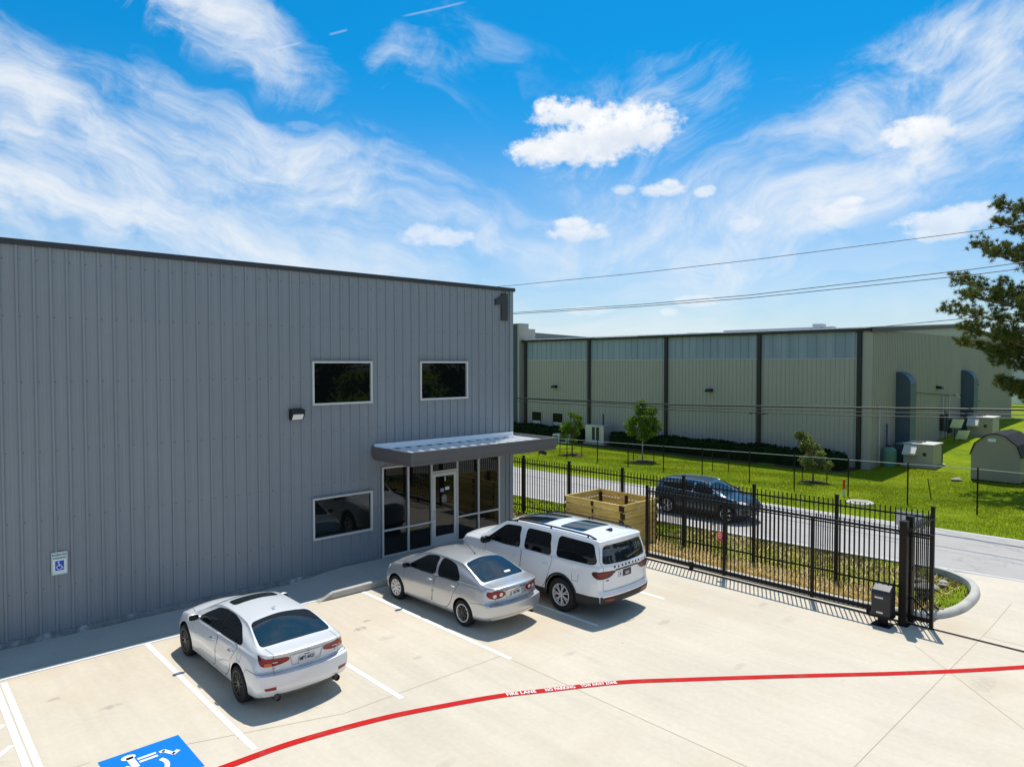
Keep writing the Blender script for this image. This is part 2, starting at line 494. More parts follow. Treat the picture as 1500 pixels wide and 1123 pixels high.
KERB = [(17.0, 16.05), (17.2, 15.2), (17.6, 14.3), (17.74, 12.93), (17.71, 10.7), (17.70, 8.75), (17.74, 6.89), (17.93, 5.75), (18.3, 5.05), (19.2, 4.73),
        (20.3, 4.70), (21.2, 4.83), (21.9, 5.08), (22.35, 5.38), (22.75, 5.85), (22.95, 6.4)]
def smooth_path(pts, n=6):
    pts = [Vector((*p, 0)) if len(p) == 2 else Vector(p) for p in pts]; out = []
    for i in range(len(pts)-1):
        p0, p1, p2, p3 = pts[max(i-1, 0)], pts[i], pts[i+1], pts[min(i+2, len(pts)-1)]
        for k in range(n):
            t = k/n
            out.append(.5*((2*p1)+(p2-p0)*t+(2*p0-5*p1+4*p2-p3)*t*t+(3*p1-p0-3*p2+p3)*t**3))
    out.append(pts[-1]); return out
KP = smooth_path(KERB, 5)
def apz(x): return float(np.interp(x, [20.6, 23.4], [0, -.09]))
def make_lot():
    kp = [(p.x, p.y) for p in KP]
    near = [(x, y) for x, y in kp if x <= 20.95]
    poly = [(-60, -60), (20.9, -60), (20.9, 4.77)] + [p for p in near[::-1] if p[0] < 20.88] + [(17.0, 16.2), (17.0, 17.9), (-60, 17.9)]
    mb = MB(); mb.add([(x, y, 0) for x, y in poly], [tuple(range(len(poly)))])
    o = mb.build('parking_lot', 'concrete', fix=False); struct(o)
    # the driveway apron ramps down to the road
    mb = MB()
    edge = [(x, y) for x, y in kp if x >= 20.88]
    ys = [-14, -8, -4, -1, 1, 2.5, 3.6, 4.5]
    rows = [[(20.9, y, 0.0), (21.8, y, apz(21.8)), (22.6, y, apz(22.6)), (23.5, y+.0, -.093)] for y in ys]
    last = [(20.9, 4.77), (21.8, 5.02), (22.55, 5.6), (23.2, 6.4)]
    rows.append([(a, b, apz(a) if a < 23 else -.093) for a, b in last])
    vs = [p for r in rows for p in r]; fs = []
    for j in range(len(rows)-1):
        for i in range(3): fs.append((j*4+i, j*4+i+1, j*4+5+i, j*4+4+i))
    struct(mb.add(vs, fs).build('driveway', 'concrete', fix=False))
make_lot()
ROAD_N = [(26.6, -60), (24.6, -14), (24.0, -6), (23.52, 4), (23.2, 7), (22.75, 11), (22.5, 15), (22.15, 21), (21.6, 30), (20.6, 48), (17, 110)]
ROAD_F = [(32, -60), (30.0, -14), (29.5, -6), (29.1, 5.4), (28.98, 8), (28.75, 13.7), (28.45, 20), (28.1, 29), (27.2, 48), (24, 110)]
def xat(path, y):
    ys = [p[1] for p in path]; return float(np.interp(y, ys, [p[0] for p in path]))
def make_road():
    ys = [-60, -30, -14]+list(np.arange(-10, 50, 2.0))+[60, 80, 110]
    def strip(a, b, z, name, m):
        V = []; F = []
        for y in ys: V += [(a(y), y, z), (b(y), y, z)]
        for i in range(len(ys)-1): F.append((2*i, 2*i+1, 2*i+3, 2*i+2))
        return struct(MB().add(V, F).build(name, m, fix=False))
    strip(lambda y: xat(ROAD_N, y), lambda y: xat(ROAD_F, y), -.096, 'road', 'road_surface')
    strip(lambda y: xat(ROAD_N, y)+.10, lambda y: xat(ROAD_N, y)+.22, -.091, 'road_marking', 'edge_paint')
    strip(lambda y: xat(ROAD_F, y)-.22, lambda y: xat(ROAD_F, y)-.08, -.091, 'road_marking', 'edge_paint')
make_road()

def kerb_line():
    """Rolled concrete kerb swept along KP (inside of the island on the left of travel)."""
    prof = [(-.02, -.06), (0, .0), (.02, .09), (.06, .135), (.12, .15), (.20, .15), (.25, .13), (.27, .02), (.27, -.06)]
    V = []; F = []; n = len(prof)
    for i, p in enumerate(KP):
        d = (KP[min(i+1, len(KP)-1)]-KP[max(i-1, 0)]).normalized()
        nrm = Vector((-d.y, d.x, 0))          # left of travel = into the island
        z0 = apz(p.x) if p.x > 20.6 else 0
        for (a, h) in prof: V.append(p + nrm*(a*.82) + Vector((0, 0, z0+h)))
    for i in range(len(KP)-1):
        for k in range(n-1): F.append((i*n+k, i*n+k+1, (i+1)*n+k+1, (i+1)*n+k))
    F.append(tuple(range(n))); F.append(tuple(range((len(KP)-1)*n, len(KP)*n)))
    o = MB().add(V, F).build('kerb', 'kerb_concrete', smooth=50)
    struct(o)
kerb_line()
def kerb_x(y):
    """x of the kerb's inner side for y >= 5.3 (the yard side)."""
    ks = [p for p in KP if p.x < 18.9][::-1]
    return float(np.interp(y, [p.y for p in ks], [p.x for p in ks]))+.2
def verge_z(x, y):
    return float(np.interp(x, [17, 18.3, 19.5, 22.2, 23.4], [.10, .10, -.04, -.12, -.13]))
def make_verge():
    V = []; F = []
    ys = [4.88, 5.05, 5.3, 5.6, 6, 6.5]+list(np.arange(7, 16.1, .5))+[17, 18, 20, 24, 30, 38, 46]
    N = 9
    for y in ys:
        a = kerb_x(max(y, 5.1)) if y < 16.05 else 16.7
        if y < 5.1: a = 18.9
        b = xat(ROAD_N, y)+.03 if y > 6.3 else float(np.interp(y, [4.88, 5.1, 5.5, 6.3], [21.0, 21.75, 22.3, 22.85]))
        for i in range(N):
            x = a+(b-a)*i/(N-1)
            V.append((x, y, verge_z(x, y)+.03*math.sin(x*3.1+y*1.7)*math.sin(y*2.3) * (0 < i < N-1)))
    for j in range(len(ys)-1):
        for i in range(N-1): F.append((j*N+i, j*N+i+1, (j+1)*N+i+1, (j+1)*N+i))
    struct(big('verge', V, F, 'verge_ground', smooth=True))
make_verge()

# sidewalk with a raised front kerb ramping up from the yard on its left
def make_walk():
    mb = MB()
    ya, yb = 16.12, 17.88
    mb.add([(8.25, ya, .004), (10.0, ya, .15), (17.0, ya, .15), (17.0, yb, .15), (10.0, yb, .15), (8.25, yb, .004)], [(0, 1, 4, 5), (1, 2, 3, 4)], 0)
    o = mb.build('sidewalk', 'concrete_walk', fix=False); struct(o)
    mb = MB()
    pr = [(8.3, .0), (8.7, .17), (9.75, .185), (17.0, .185), (17.0, .0)]
    mb.prism(pr, 'y', 15.98, 16.12)
    struct(mb.build('kerb', 'kerb_concrete', bevel=.03))
    mb = MB()                                       # smooth strip between wall and stalls
    mb.add([(-60, 16.36, .004), (8.25, 16.36, .004), (8.25, 17.9, .004), (-60, 17.9, .004)], [(0, 1, 2, 3)])
    struct(mb.build('path', 'concrete_walk', fix=False))
make_walk()

def quad_line(name, a, b, w, m, z=.004):
    a, b = Vector((*a, 0)), Vector((*b, 0)); d = (b-a).normalized(); n = Vector((-d.y, d.x, 0))*w/2
    o = MB().add([a-n+Vector((0, 0, z)), b-n+Vector((0, 0, z)), b+n+Vector((0, 0, z)), a+n+Vector((0, 0, z))], [(0, 1, 2, 3)]).build(name, m, fix=False)
    return struct(o)
# saw cut joints
for a, b in [((9.52, -20), (9.52, 10.2)), ((9.9, 3.98), (18.6, 4.03)), ((-20, 3.95), (9.9, 3.98)), ((13.4, 2.1), (16.26, 4.87)), ((3.38, 11.52), (5.9, 10.61)), ((5.9, 10.6), (9.5, 10.5)),
             ((18.6, 4.03), (20.9, 4.1)), ((8.28, 15.9), (8.34, 17.8)), ((-20, 12.0), (2.4, 11.9)), ((17.9, -20), (17.9, 4.0))]:
    quad_line('pavement_joint', a, b, .011, 'joint_dark', .0025 if a[1] < 15.5 else .0075)
quad_line('pavement_joint', (10.2, 16.14), (10.3, 17.85), .014, 'joint_dark', .153)
quad_line('pavement_joint', (13.2, 16.14), (13.2, 17.85), .014, 'joint_dark', .153)
# stall lines
for x, y0, y1 in [(4.365, 10.54, 16.2), (6.975, 10.37, 16.2), (9.535, 10.26, 15.95), (12.2, 10.2, 15.95), (14.845, 10.22, 15.95)]:
    quad_line('parking_line', (x, y0), (x, y1), .098, 'white_paint')
quad_line('parking_line', (-12, 16.20), (8.3, 16.19), .12, 'white_paint', .0085)
# access aisle
quad_line('parking_line', (1.67, 9.8), (1.72, 16.0), .1, 'white_paint')
quad_line('parking_line', (1.80, 9.8), (1.85, 16.0), .1, 'white_paint')
for k in range(7):
    quad_line('parking_line', (-.4, 14.13-k*.86-2.35), (1.62, 14.13-k*.86), .085, 'white_paint')
# red fire lane stripe
RED = [(-30, 10.45), (-5, 10.42), (2.0, 10.42), (3.8, 10.38), (4.93, 10.31), (6.27, 10.02), (7.26, 9.67), (8.30, 9.24), (9.09, 8.80), (10.30, 8.10), (11.30, 7.32), (12.34, 6.48), (13.37, 5.63), (14.42, 4.75), (15.52, 3.88), (16.7, 3.02), (20, .7), (30, -6.3)]
RP = smooth_path(RED, 5)
def red_stripe():
    V = []; F = []
    for i, p in enumerate(RP):
        d = (RP[min(i+1, len(RP)-1)]-RP[max(i-1, 0)]).normalized(); n = Vector((-d.y, d.x, 0))*.078
        V += [p-n+Vector((0, 0, .006)), p+n+Vector((0, 0, .006))]
    for i in range(len(RP)-1): F.append((2*i, 2*i+2, 2*i+3, 2*i+1))
    struct(MB().add(V, F).build('road_marking', 'red_paint', fix=False))
    # lettering along the stripe
    mb = MB()
    def at(s):
        L = 0
        for i in range(len(RP)-1):
            l = (RP[i+1]-RP[i]).length
            if L+l >= s: t = (s-L)/l; return RP[i].lerp(RP[i+1], t), (RP[i+1]-RP[i]).normalized()
            L += l
    s0 = 0
    for i in range(len(RP)-1):
        if RP[i+1].x > 8.43:
            s0 += (8.43-RP[i].x)/(RP[i+1].x-RP[i].x)*(RP[i+1]-RP[i]).length; break
        s0 += (RP[i+1]-RP[i]).length
    for word, a, b in [('FIRE LANE', 0.0, .55), ('NO PARKING', .73, 1.3), ('TOW AWAY ZONE', 1.42, 2.12)]:
        V, F = text_data(word, .145, .002, .003, 1.05, 'LEFT')
        x0 = min(v.x for v in V); x1 = max(v.x for v in V); vs = []
        for v in V:
            p, d = at(s0+a+(v.x-x0)/(x1-x0)*(b-a)); n = Vector((-d.y, d.x, 0))
            vs.append(p+n*v.y+Vector((0, 0, .010+v.z)))
        mb.add(vs, F)
    struct(mb.build('road_marking', 'white_paint', fix=False))
red_stripe()

def stall_symbol():
    x0, x1, y0, y1 = 2.49, 3.635, 10.62, 11.81
    mb = MB()
    mb.add([(x0, y0, .005), (x1, y0, .005), (x1, y1, .005), (x0, y1, .005)], [(0, 1, 2, 3)], 0)
    z = .009
    def disc(cx, cy, rx, ry, a0=0, n=20):
        c, s = math.cos(a0), math.sin(a0)
        mb.add([(cx+rx*math.cos(t)*c-ry*math.sin(t)*s, cy+rx*math.cos(t)*s+ry*math.sin(t)*c, z) for t in [2*math.pi*i/n for i in range(n)]], [tuple(range(n))], 1)
    def st(pts, w):
        for a, b in zip(pts, pts[1:]):
            a, b = Vector((*a, z)), Vector((*b, z)); d = (b-a).normalized(); n = Vector((-d.y, d.x, 0))*w/2
            mb.add([a-n, b-n, b+n, a+n], [(0, 1, 2, 3)], 1)
    disc(2.86, 11.63, .10, .075)
    st([(2.870, 11.630), (2.880, 11.270)], .10)
    st([(2.950, 11.490), (3.210, 11.490)], .055)
    st([(2.950, 11.390), (3.210, 11.390)], .055)
    st([(3.250, 11.460), (3.330, 11.470)], .07); st([(3.310, 11.480), (3.410, 11.270)], .07); st([(3.390, 11.270), (3.490, 11.340)], .07)
    arc = [(2.95+.30*math.cos(t), 11.11+.30*math.sin(t)) for t in np.linspace(rad(120), rad(390), 22)]
    st(arc, .07)
    struct(mb.build('road_marking', ['blue_paint', 'white_paint'], fix=False))
stall_symbol()
# a couple of scuffs left where the concrete was patched
# ------------------------------------------------------------------ building materials
mat('wall_metal', (.19, .215, .245), .38, spec=.5, fn=lambda pos: (lambda x, y, z: (mixc(1.0, (.220, .248, .274), (lambda f: vec(f, f, f))(1.0+(noise(vec(x*.8, y*.8, z*.25), 1.0, 4)-.5)*.14+(noise(vec(x*9, y*9, z*.35), 1.0, 5, .65)-.5)*.20+(noise(vec(x*1.6, y, z*2.0), 1.0, 5, .6)-.5)*.10), 'MULTIPLY'), noise(vec(x*1.3, y, z*.7), 1.0, 2)))(*sep(pos)), bump=.012)
mat('trim_dark', (.035, .038, .045), .45, spec=.4)
mat('fascia', (.115, .105, .105), .5, spec=.4, fn=varied((.125, .115, .115), .06, 1.5, 20))
mat('alu', (.62, .62, .61), .35, metal=.25, spec=.5)
mat('glass_dark', (.006, .008, .007), .02, spec=.5, ior=1.52)
mat('glass_upper', (.004, .006, .006), .02, spec=.5, ior=1.38)
mat('deck_metal', (.70, .71, .72), .35, metal=.1, spec=.5, fn=varied((.86, .86, .86), .05, 1.0, 12))
mat('white_plastic', (.75, .75, .74), .4)
mat('lens_lamp', (.85, .85, .82), .25, spec=.6)
mat('black_iron', (.008, .006, .005), .5, spec=.25)
mat('black_plastic', (.012, .012, .013), .5, spec=.4)
mat('number_dark', (.04, .045, .052), .5, spec=.4)
mat('decal_white', (.72, .74, .75), .6)
mat('decal_grey', (.30, .31, .31), .7)
mat('decal_mauve', (.36, .33, .44), .6)
mat('footing', (.12, .12, .115), .95, spec=.2, fn=varied((.20, .205, .205), .6, 5.0, 24, dirt=((.50, .51, .52), .8)), bump=.03)
mat('roof_metal', (.55, .56, .57), .45, metal=.3, fn=varied((.55, .56, .57), .06, .5, 6))

YW = 17.95
Z0 = .12
def ribbed_wall(mb, x0, x1, z0, z1, openings, to3, pitch=.305, depth=.038, m=0, minor=True, proud=1):
    """Trapezoid-ribbed sheet; to3(s, out, z) maps wall coordinates to space; openings (s0, s1, z0, z1)."""
    pts = []
    k0 = math.floor(x0/pitch)-1
    for k in range(k0, int(x1/pitch)+2):
        c = k*pitch
        pts += [(c-.034, 0), (c-.021, depth), (c+.021, depth), (c+.034, 0)]
        if minor:
            for q in (.118, .187): pts += [(c+q-.014, 0), (c+q-.006, .0045), (c+q+.006, .0045), (c+q+.014, 0)]
    pts = [(s, d) for s, d in pts]
    xs = [p[0] for p in pts]; ds = [p[1] for p in pts]
    extra = [x0, x1]+[o[0] for o in openings]+[o[1] for o in openings]
    allx = sorted(set([round(s, 5) for s in xs if x0 < s < x1]+[round(e, 5) for e in extra if x0 <= e <= x1]))
    for a, b in zip(allx, allx[1:]):
        mid = (a+b)/2
        cuts = sorted([(o[2], o[3]) for o in openings if o[0]-1e-6 < mid < o[1]+1e-6])
        z = z0; spans = []
        for lo, hi in cuts:
            if lo > z: spans.append((z, lo))
            z = max(z, hi)
        if z < z1: spans.append((z, z1))
        da, db = np.interp(a, xs, ds), np.interp(b, xs, ds)
        for lo, hi in spans:
            mb.add([to3(a, da, lo), to3(b, db, lo), to3(b, db, hi), to3(a, da, hi)], [(0, 1, 2, 3)], m)

W1 = [(9.15, 11.07, 4.83, 6.06), (12.79, 14.72, 4.84, 6.06), (9.13, 11.05, 1.05, 2.23)]
SF = (11.38, 16.14, Z0, 2.88)
bld = thing('warehouse', 'grey ribbed metal warehouse with dark glass storefront entrance and metal canopy', 'building', (0, 0, 0))
def make_building():
    mb = MB()
    f3 = lambda s, d, z: (s, YW-d, z)
    ribbed_wall(mb, -14.0, 16.62, .11, 8.56, W1+[SF], f3)
    # corner trim, flat jamb panel on the right of the storefront
    mb.box(16.62, 16.78, YW-.045, YW+.12, .11, 8.56)
    # base angle and jamb returns
    for (a, b, lo, hi) in W1+[SF]:
        mb.box(a-.01, a+.004, YW-.03, YW+.16, lo, hi); mb.box(b-.004, b+.01, YW-.03, YW+.16, lo, hi)
        mb.box(a-.01, b+.01, YW-.03, YW+.16, hi-.004, hi+.012)
        if lo > .3: mb.box(a-.01, b+.01, YW-.03, YW+.16, lo-.012, lo+.004)
    # right end wall, left end, back wall (plain sheets)
    e3 = lambda s, d, z: (16.74+d, s, z)
    ribbed_wall(mb, YW+.12, 52.0, .0, 8.56, [], e3, minor=False)
    mb.add([(-14, YW, 0), (-14, 52, 0), (-14, 52, 8.56), (-14, YW, 8.56)], [(0, 1, 2, 3)])
    mb.add([(-14, 52, 0), (16.7, 52, 0), (16.7, 52, 8.56), (-14, 52, 8.56)], [(0, 1, 2, 3)])
    # screw heads on the girt lines
    for z in (1.1, 2.6, 4.1, 5.6, 7.0, 8.2):
        for k in range(-40, 55):
            x = k*.305+.062
            if any(a-.1 < x < b+.1 and lo-.1 < z < hi+.1 for a, b, lo, hi in W1+[SF]) or x > 16.5 or (z < 4 and 11 < x): continue
            mb.box(x-.009, x+.009, YW-.010, YW, z-.009, z+.009, 1)
    mb.build('wall', ['wall_metal', 'trim_dark'], bld, fix=False)
    MB().add([(-14, YW+.05, 8.45), (16.72, YW+.05, 8.45), (16.72, 52, 8.2), (-14, 52, 8.2)], [(0, 1, 2, 3)]).build('roof', 'roof_metal', bld)
    mb = MB(); mb.box(-14.03, 16.86, YW-.075, YW+.2, 8.50, 8.625); mb.box(16.62, 16.86, YW+.2, 52, 8.50, 8.625)
    mb.build('roof_trim', 'trim_dark', bld, bevel=.008)
    mb = MB()                                           # rough concrete footing along the wall foot
    n = 260
    V = []; F = []
    for i in range(n+1):
        x = -14+(11.3+14)*i/n
        j = .012*math.sin(x*7.3)+.010*math.sin(x*17.1+1)+.008*math.sin(x*41)
        V += [(x, YW-.09+j*.7, .003), (x, YW-.085+j, .09+j*.6), (x, YW-.05+j*.5, .125+j*.5), (x, YW+.02, .128)]
    for i in range(n):
        for k in range(3): F.append((i*4+k, i*4+4+k, i*4+5+k, i*4+1+k))
    mb.add(V, F).build('footing', 'footing', bld, smooth=60)
    # three picture windows
    for i, (a, b, lo, hi) in enumerate(W1):
        w = .055; mb = MB()
        y0, y1 = YW-.062, YW+.05
        mb.box(a, b, y0, y1, hi-w, hi); mb.box(a, b, y0-.012, y1, lo, lo+w)
        mb.box(a, a+w, y0, y1, lo+w, hi-w); mb.box(b-w, b, y0, y1, lo+w, hi-w)
        win = mb.build('window', 'alu', bld, bevel=.006)
        MB().box(a+w-.004, b-w+.004, YW+.005, YW+.03, lo+w-.004, hi-w+.004).build('pane', 'glass_upper' if lo > 4 else 'glass_dark', win)
        mb = MB(); mb.box(a-.03, b+.03, YW-.09, YW-.02, hi+.003, hi+.028); mb.build('head_flashing', 'wall_metal', win); mb = MB(); mb.box(a-.03, b+.03, YW-.05, YW-.02, lo-.03, lo-.003); mb.build('sill_flashing', 'wall_metal', win)
    # storefront
    a, b, lo, hi = SF
    mb = MB(); w = .055; y0, y1 = YW-.06, YW+.05
    mul = [a, 12.33-w/2, 13.25-w, 14.24, 15.18-w/2, b-w]
    for x in mul: mb.box(x, x+w, y0, y1, lo, hi)
    segs = [(mul[i]+w, mul[i+1]) for i in range(5)]
    for i, (p, q) in enumerate(segs):
        mb.box(p, q, y0+.003, y1, hi-w, hi)
        if i == 2: mb.box(p, q, y0+.003, y1, 2.50, 2.50+w); continue
        mb.box(p, q, y0+.003, y1, lo, lo+.07); mb.box(p, q, y0+.003, y1, .92, .92+w)
    sf = mb.build('storefront', 'alu', bld, bevel=.005)
    for i, (p, q) in enumerate(segs):
        if i == 2:
            MB().box(p-.004, q+.004, YW, YW+.025, 2.50+w-.004, hi-w+.004).build('pane', 'glass_dark', sf); continue
        MB().box(p-.004, q+.004, YW, YW+.025, lo+.07-.004, .924).build('pane', 'glass_dark', sf)
        MB().box(p-.004, q+.004, YW, YW+.025, .92+w-.004, hi-w+.004).build('pane', 'glass_dark', sf)
    # door leaf
    p, q = segs[2]; p += .012; q -= .012
    d0, d1 = YW-.05, YW-.005
    mb = MB()
    mb.box(p, p+.11, d0, d1, lo+.02, 2.485); mb.box(q-.11, q, d0, d1, lo+.02, 2.485)
    mb.box(p+.11, q-.11, d0, d1, 2.37, 2.485); mb.box(p+.11, q-.11, d0, d1, lo+.02, lo+.33)
    door = mb.build('door', 'alu', bld, bevel=.005)
    MB().box(p+.106, q-.106, YW-.03, YW-.015, lo+.326, 2.374).build('pane', 'glass_dark', door)
    mb = MB(); mb.tube([(p+.06, d0-.002, 1.0), (p+.06, d0-.05, 1.02), (p+.06, d0-.05, 1.28), (p+.06, d0-.002, 1.30)], .012, 8)
    mb.box(p+.03, p+.09, d0-.012, d0-.001, .98, 1.06); mb.build('handle', 'alu', door, smooth=40)
    # numerals and notices stuck on the door glass
    mb = MB(); cx = (p+q)/2
    put_text(mb, '1', .20, (cx+.02, YW-.032, 2.26), (1, 0, 0), (0, 0, 1), 0, .003, .006)
    mb.build('numeral', 'decal_white', door, fix=False)
    mb = MB(); mb.box(cx-.17, cx-.03, YW-.0335, YW-.0315, 1.86, 1.97); mb.build('sticker', 'decal_mauve', door)
    mb = MB(); mb.box(cx+.02, cx+.19, YW-.0335, YW-.0315, 1.90, 2.0, 0); mb.build('sticker', 'decal_white', door)
    mb = MB()
    for k, wd in enumerate((.15, .21, .19, .22, .12)):
        mb.box(cx-.02-wd/2, cx-.02+wd/2, YW-.0335, YW-.0315, 1.52+k*.05, 1.552+k*.05, 0)
    mb.build('opening_hours', ['decal_grey', 'decal_mauve'], door)
    # interior floor / back so the dark glass reads as a room
    # canopy
    cx0, cx1, cy0, cz0, cz1 = 11.05, 16.95, 15.92, 3.13, 3.53
    mb = MB(); t = .06
    mb.box(cx0, cx1, cy0, cy0+t, cz0+.13, cz1); mb.box(cx0, cx0+t, cy0+t, YW-.035, cz0+.13, cz1); mb.box(cx1-t, cx1, cy0+t, YW+.1, cz0+.13, cz1)
    mb.box(cx0+.02, cx1-.02, cy0+.02, YW-.04, cz0+.115, cz0+.14)
    mb.box(cx0+.035, cx1-.035, cy0+.035, cy0+.1, cz0, cz0+.115); mb.box(cx0+.035, cx0+.1, cy0+.1, YW-.04, cz0, cz0+.115); mb.box(cx1-.1, cx1-.035, cy0+.1, YW-.04, cz0, cz0+.115)
    mb.box(cx0-.012, cx1+.012, cy0-.012, cy0+t, cz1-.05, cz1+.003)
    can = mb.build('canopy', 'fascia', bld, bevel=.006)
    mb = MB(); c3 = lambda s, d, z: (s, z, 3.405+d+(YW-z)*-.012)
    ribbed_wall(mb, cx0+.062, cx1-.062, cy0+.064, YW-.07, [], c3, pitch=.40, depth=.05, minor=False)
    mb.build('canopy_deck', 'deck_metal', can, fix=False)
    mb = MB(); mb.box(cx0+.06, 16.75, YW-.075, YW-.036, 3.44, 3.60); mb.box(cx0+.06, 16.75, YW-.16, YW-.075, 3.44, 3.475)
    mb.build('flashing', 'deck_metal', can, bevel=.004)
make_building()

# number on the facade
mb = MB()
poly = [(16.16, 7.475), (16.45, 7.475), (16.45, 8.40), (16.20, 8.40), (16.15, 8.30), (16.03, 8.22), (15.91, 8.20), (15.91, 7.99), (16.16, 8.04)]
mb.prism([(x+.03, z) for x, z in poly], 'y', YW-.10, YW-.033)
tag(mb.build('number_sign', 'number_dark', bevel=.004), 'large dark number 1 mounted high on the grey metal wall', 'sign')

# wall pack lamp
t = thing('wall_light', 'black wall pack light with white lens beside the upper left window', 'wall light', (8.66, YW, 4.6))
mb = MB(); mb.prism([(-.20, .14), (0, .17), (0, -.14), (-.10, -.14), (-.20, .02)], 'x', -.19, .19); mb.build('housing', 'black_plastic', t, bevel=.012)
mb = MB(); mb.obox((0, -.158, -.055), (.15, 0, 0), (0, .046, -.072), (0, -.006, -.004)); mb.build('lens', 'lens_lamp', t, bevel=.004)

# parking sign
t = thing('parking_sign', 'white RESERVED PARKING sign with blue wheelchair symbol on the ribbed wall', 'sign', (3.11, YW-.045, 1.62))
def rrect(x0, x1, z0, z1, r, n=5):
    out = []
    for cx, cz, a in ((x1-r, z1-r, 0), (x0+r, z1-r, 90), (x0+r, z0+r, 180), (x1-r, z0+r, 270)):
        out += [(cx+r*math.cos(rad(a+90*i/n)), cz+r*math.sin(rad(a+90*i/n))) for i in range(n+1)]
    return out
mat('sign_white', (.78, .82, .80), .5); mat('sign_green', (.10, .30, .30), .5); mat('sign_blue', (.01, .06, .50), .5); mat('sign_text', (.05, .17, .20), .5)
MB().prism(rrect(-.155, .155, -.25, .25, .03), 'y', -.004, 0).build('sign_plate', 'sign_white', t)
mb = MB()
o, i_ = rrect(-.147, .147, -.242, .242, .026), rrect(-.137, .137, -.232, .232, .022)
n = len(o); mb.add([(x, -.0055, z) for x, z in o+i_], [(k, (k+1) % n, n+(k+1) % n, n+k) for k in range(n)], 0)
put_text(mb, 'RESERVED', .062, (0, -.006, .185), (1, 0, 0), (0, 0, 1), 1, .002, .002, .95)
put_text(mb, 'PARKING', .062, (0, -.006, .115), (1, 0, 0), (0, 0, 1), 1, .002, .002, .95)
mb.box(-.082, .082, -.0075, -.0045, -.155, .055, 2)
def isa(mb, cx, cz, s, y, m):
    def st(pts, w):
        for a, b in zip(pts, pts[1:]):
            a, b = Vector((a[0], 0, a[1])), Vector((b[0], 0, b[1])); d = (b-a).normalized(); nn = Vector((-d.z, 0, d.x))*w/2
            mb.add([(cx+q.x*s, y, cz+q.z*s) for q in (a-nn, b-nn, b+nn, a+nn)], [(0, 1, 2, 3)], m)
    st([(-.1+.075*math.cos(k), .42+.075*math.sin(k)) for k in np.linspace(0, 6.3, 12)], .1)
    st([(-.08, .3), (-.06, -.05), (.22, -.05), (.36, -.4), (.46, -.36)], .09); st([(-.06, .14), (.18, .14)], .07)
    st([(-.02+.3*math.cos(k), -.2+.3*math.sin(k)) for k in np.linspace(rad(115), rad(345), 16)], .08)
isa(mb, -.0, -.05, .17, -.0085, 3)
mb.build('lettering', ['sign_green', 'sign_text', 'sign_blue', 'sign_white'], t, fix=False)

# security cameras under the canopy
def dome(name, loc, label, big_=1.0, m='white_plastic'):
    t = thing(name, label, 'camera', loc)
    mb = MB(); mb.lathe([(0, 0), (.075*big_, 0), (.08*big_, -.03), (.07*big_, -.055), (0, -.055)], (0, 0, 0), (0, 0, 1), 20); mb.build('mount', m, t, smooth=40)
    mb = MB(); mb.lathe([(.062*big_*math.cos(a), -.056-.07*big_*math.sin(a)) for a in np.linspace(0, 1.57, 7)], (0, 0, 0), (0, 0, 1), 20); mb.build('dome', 'black_plastic', t, smooth=60)
dome('security_camera', (11.85, 16.9, 3.12), 'small white dome camera under the canopy beside the glass storefront', 1.2)
t = thing('security_camera', 'dark bullet camera hanging under the far right corner of the canopy', 'camera', (16.5, 16.2, 3.12))
mb = MB(); mb.lathe([(0, 0), (.05, 0), (.05, -.05), (0, -.05)], (0, 0, 0), (0, 0, 1), 14); mb.build('mount', 'black_plastic', t, smooth=40)
mb = MB(); mb.lathe([(0, -.13), (.055, -.13), (.06, .0), (.055, .13), (.03, .14), (0, .10)], (0.02, 0, -.09), (.8, -.5, -.3), 16); mb.build('barrel', 'black_plastic', t, smooth=40)

# ------------------------------------------------------------------ iron fence and sliding gate
def picket_panel(mb, a, b, z0, z1, rails, n, w=.026, over=.1, lo=.0):
    """Pickets and rails between two posts a, b (xy), heights may differ at the ends: z0/z1 are (za, zb)."""
    a, b = Vector((*a, 0)), Vector((*b, 0)); d = (b-a); L = d.length; d.normalize(); s = Vector((-d.y, d.x, 0))
    for k in range(n):
        t = (k+.5)/n; p = a.lerp(b, t)
        lo_ = z0[0]+(z0[1]-z0[0])*t; hi_ = z1[0]+(z1[1]-z1[0])*t
        q = p+Vector((0, 0, (lo_+hi_)/2))
        mb.obox(q, d*w/2, s*w/2, Vector((0, 0, (hi_-lo_)/2)))
    for rz in rails:
        pa = a+Vector((0, 0, rz[0])); pb = b+Vector((0, 0, rz[1]))
        mb.bar(pa, pb, .036, .042)

FX = 19.5
FY = [5.48, 7.83, 10.25, 12.70, 15.2, 17.72, 20.2, 22.65, 25.1, 27.55, 30.0, 32.5, 35.0, 37.5, 40]
def fz(y): return float(np.interp(y, [5.5, 20.2, 40], [2.30, 2.16, 2.05]))
fence = thing('iron_fence', 'tall black iron picket fence standing in the grass between yard and road', 'fence', (0, 0, 0))
for y in FY:
    h = fz(y)+.10
    mb = MB(); mb.box(FX-.04, FX+.04, y-.04, y+.04, -.15, h-.02); mb.box(FX-.046, FX+.046, y-.046, y+.046, h-.02, h+.02)
    mb.build('post', 'black_iron', fence)
for y0, y1 in zip(FY, FY[1:]):
    mb = MB(); za, zb = fz(y0), fz(y1)
    picket_panel(mb, (FX, y0+.04), (FX, y1-.04), (.04, .04), (za, zb), [(za-.17, zb-.17), (.26, .22)], 18, w=.024)
    mb.build('picket_panel', 'black_iron', fence)
mb = MB(); picket_panel(mb, (17.86, 5.46), (FX-.04, 5.46), (.15, .05), (2.25, 2.28), [(2.10, 2.12), (.34, .30)], 11, w=.024)
mb.build('picket_panel', 'black_iron', fence)

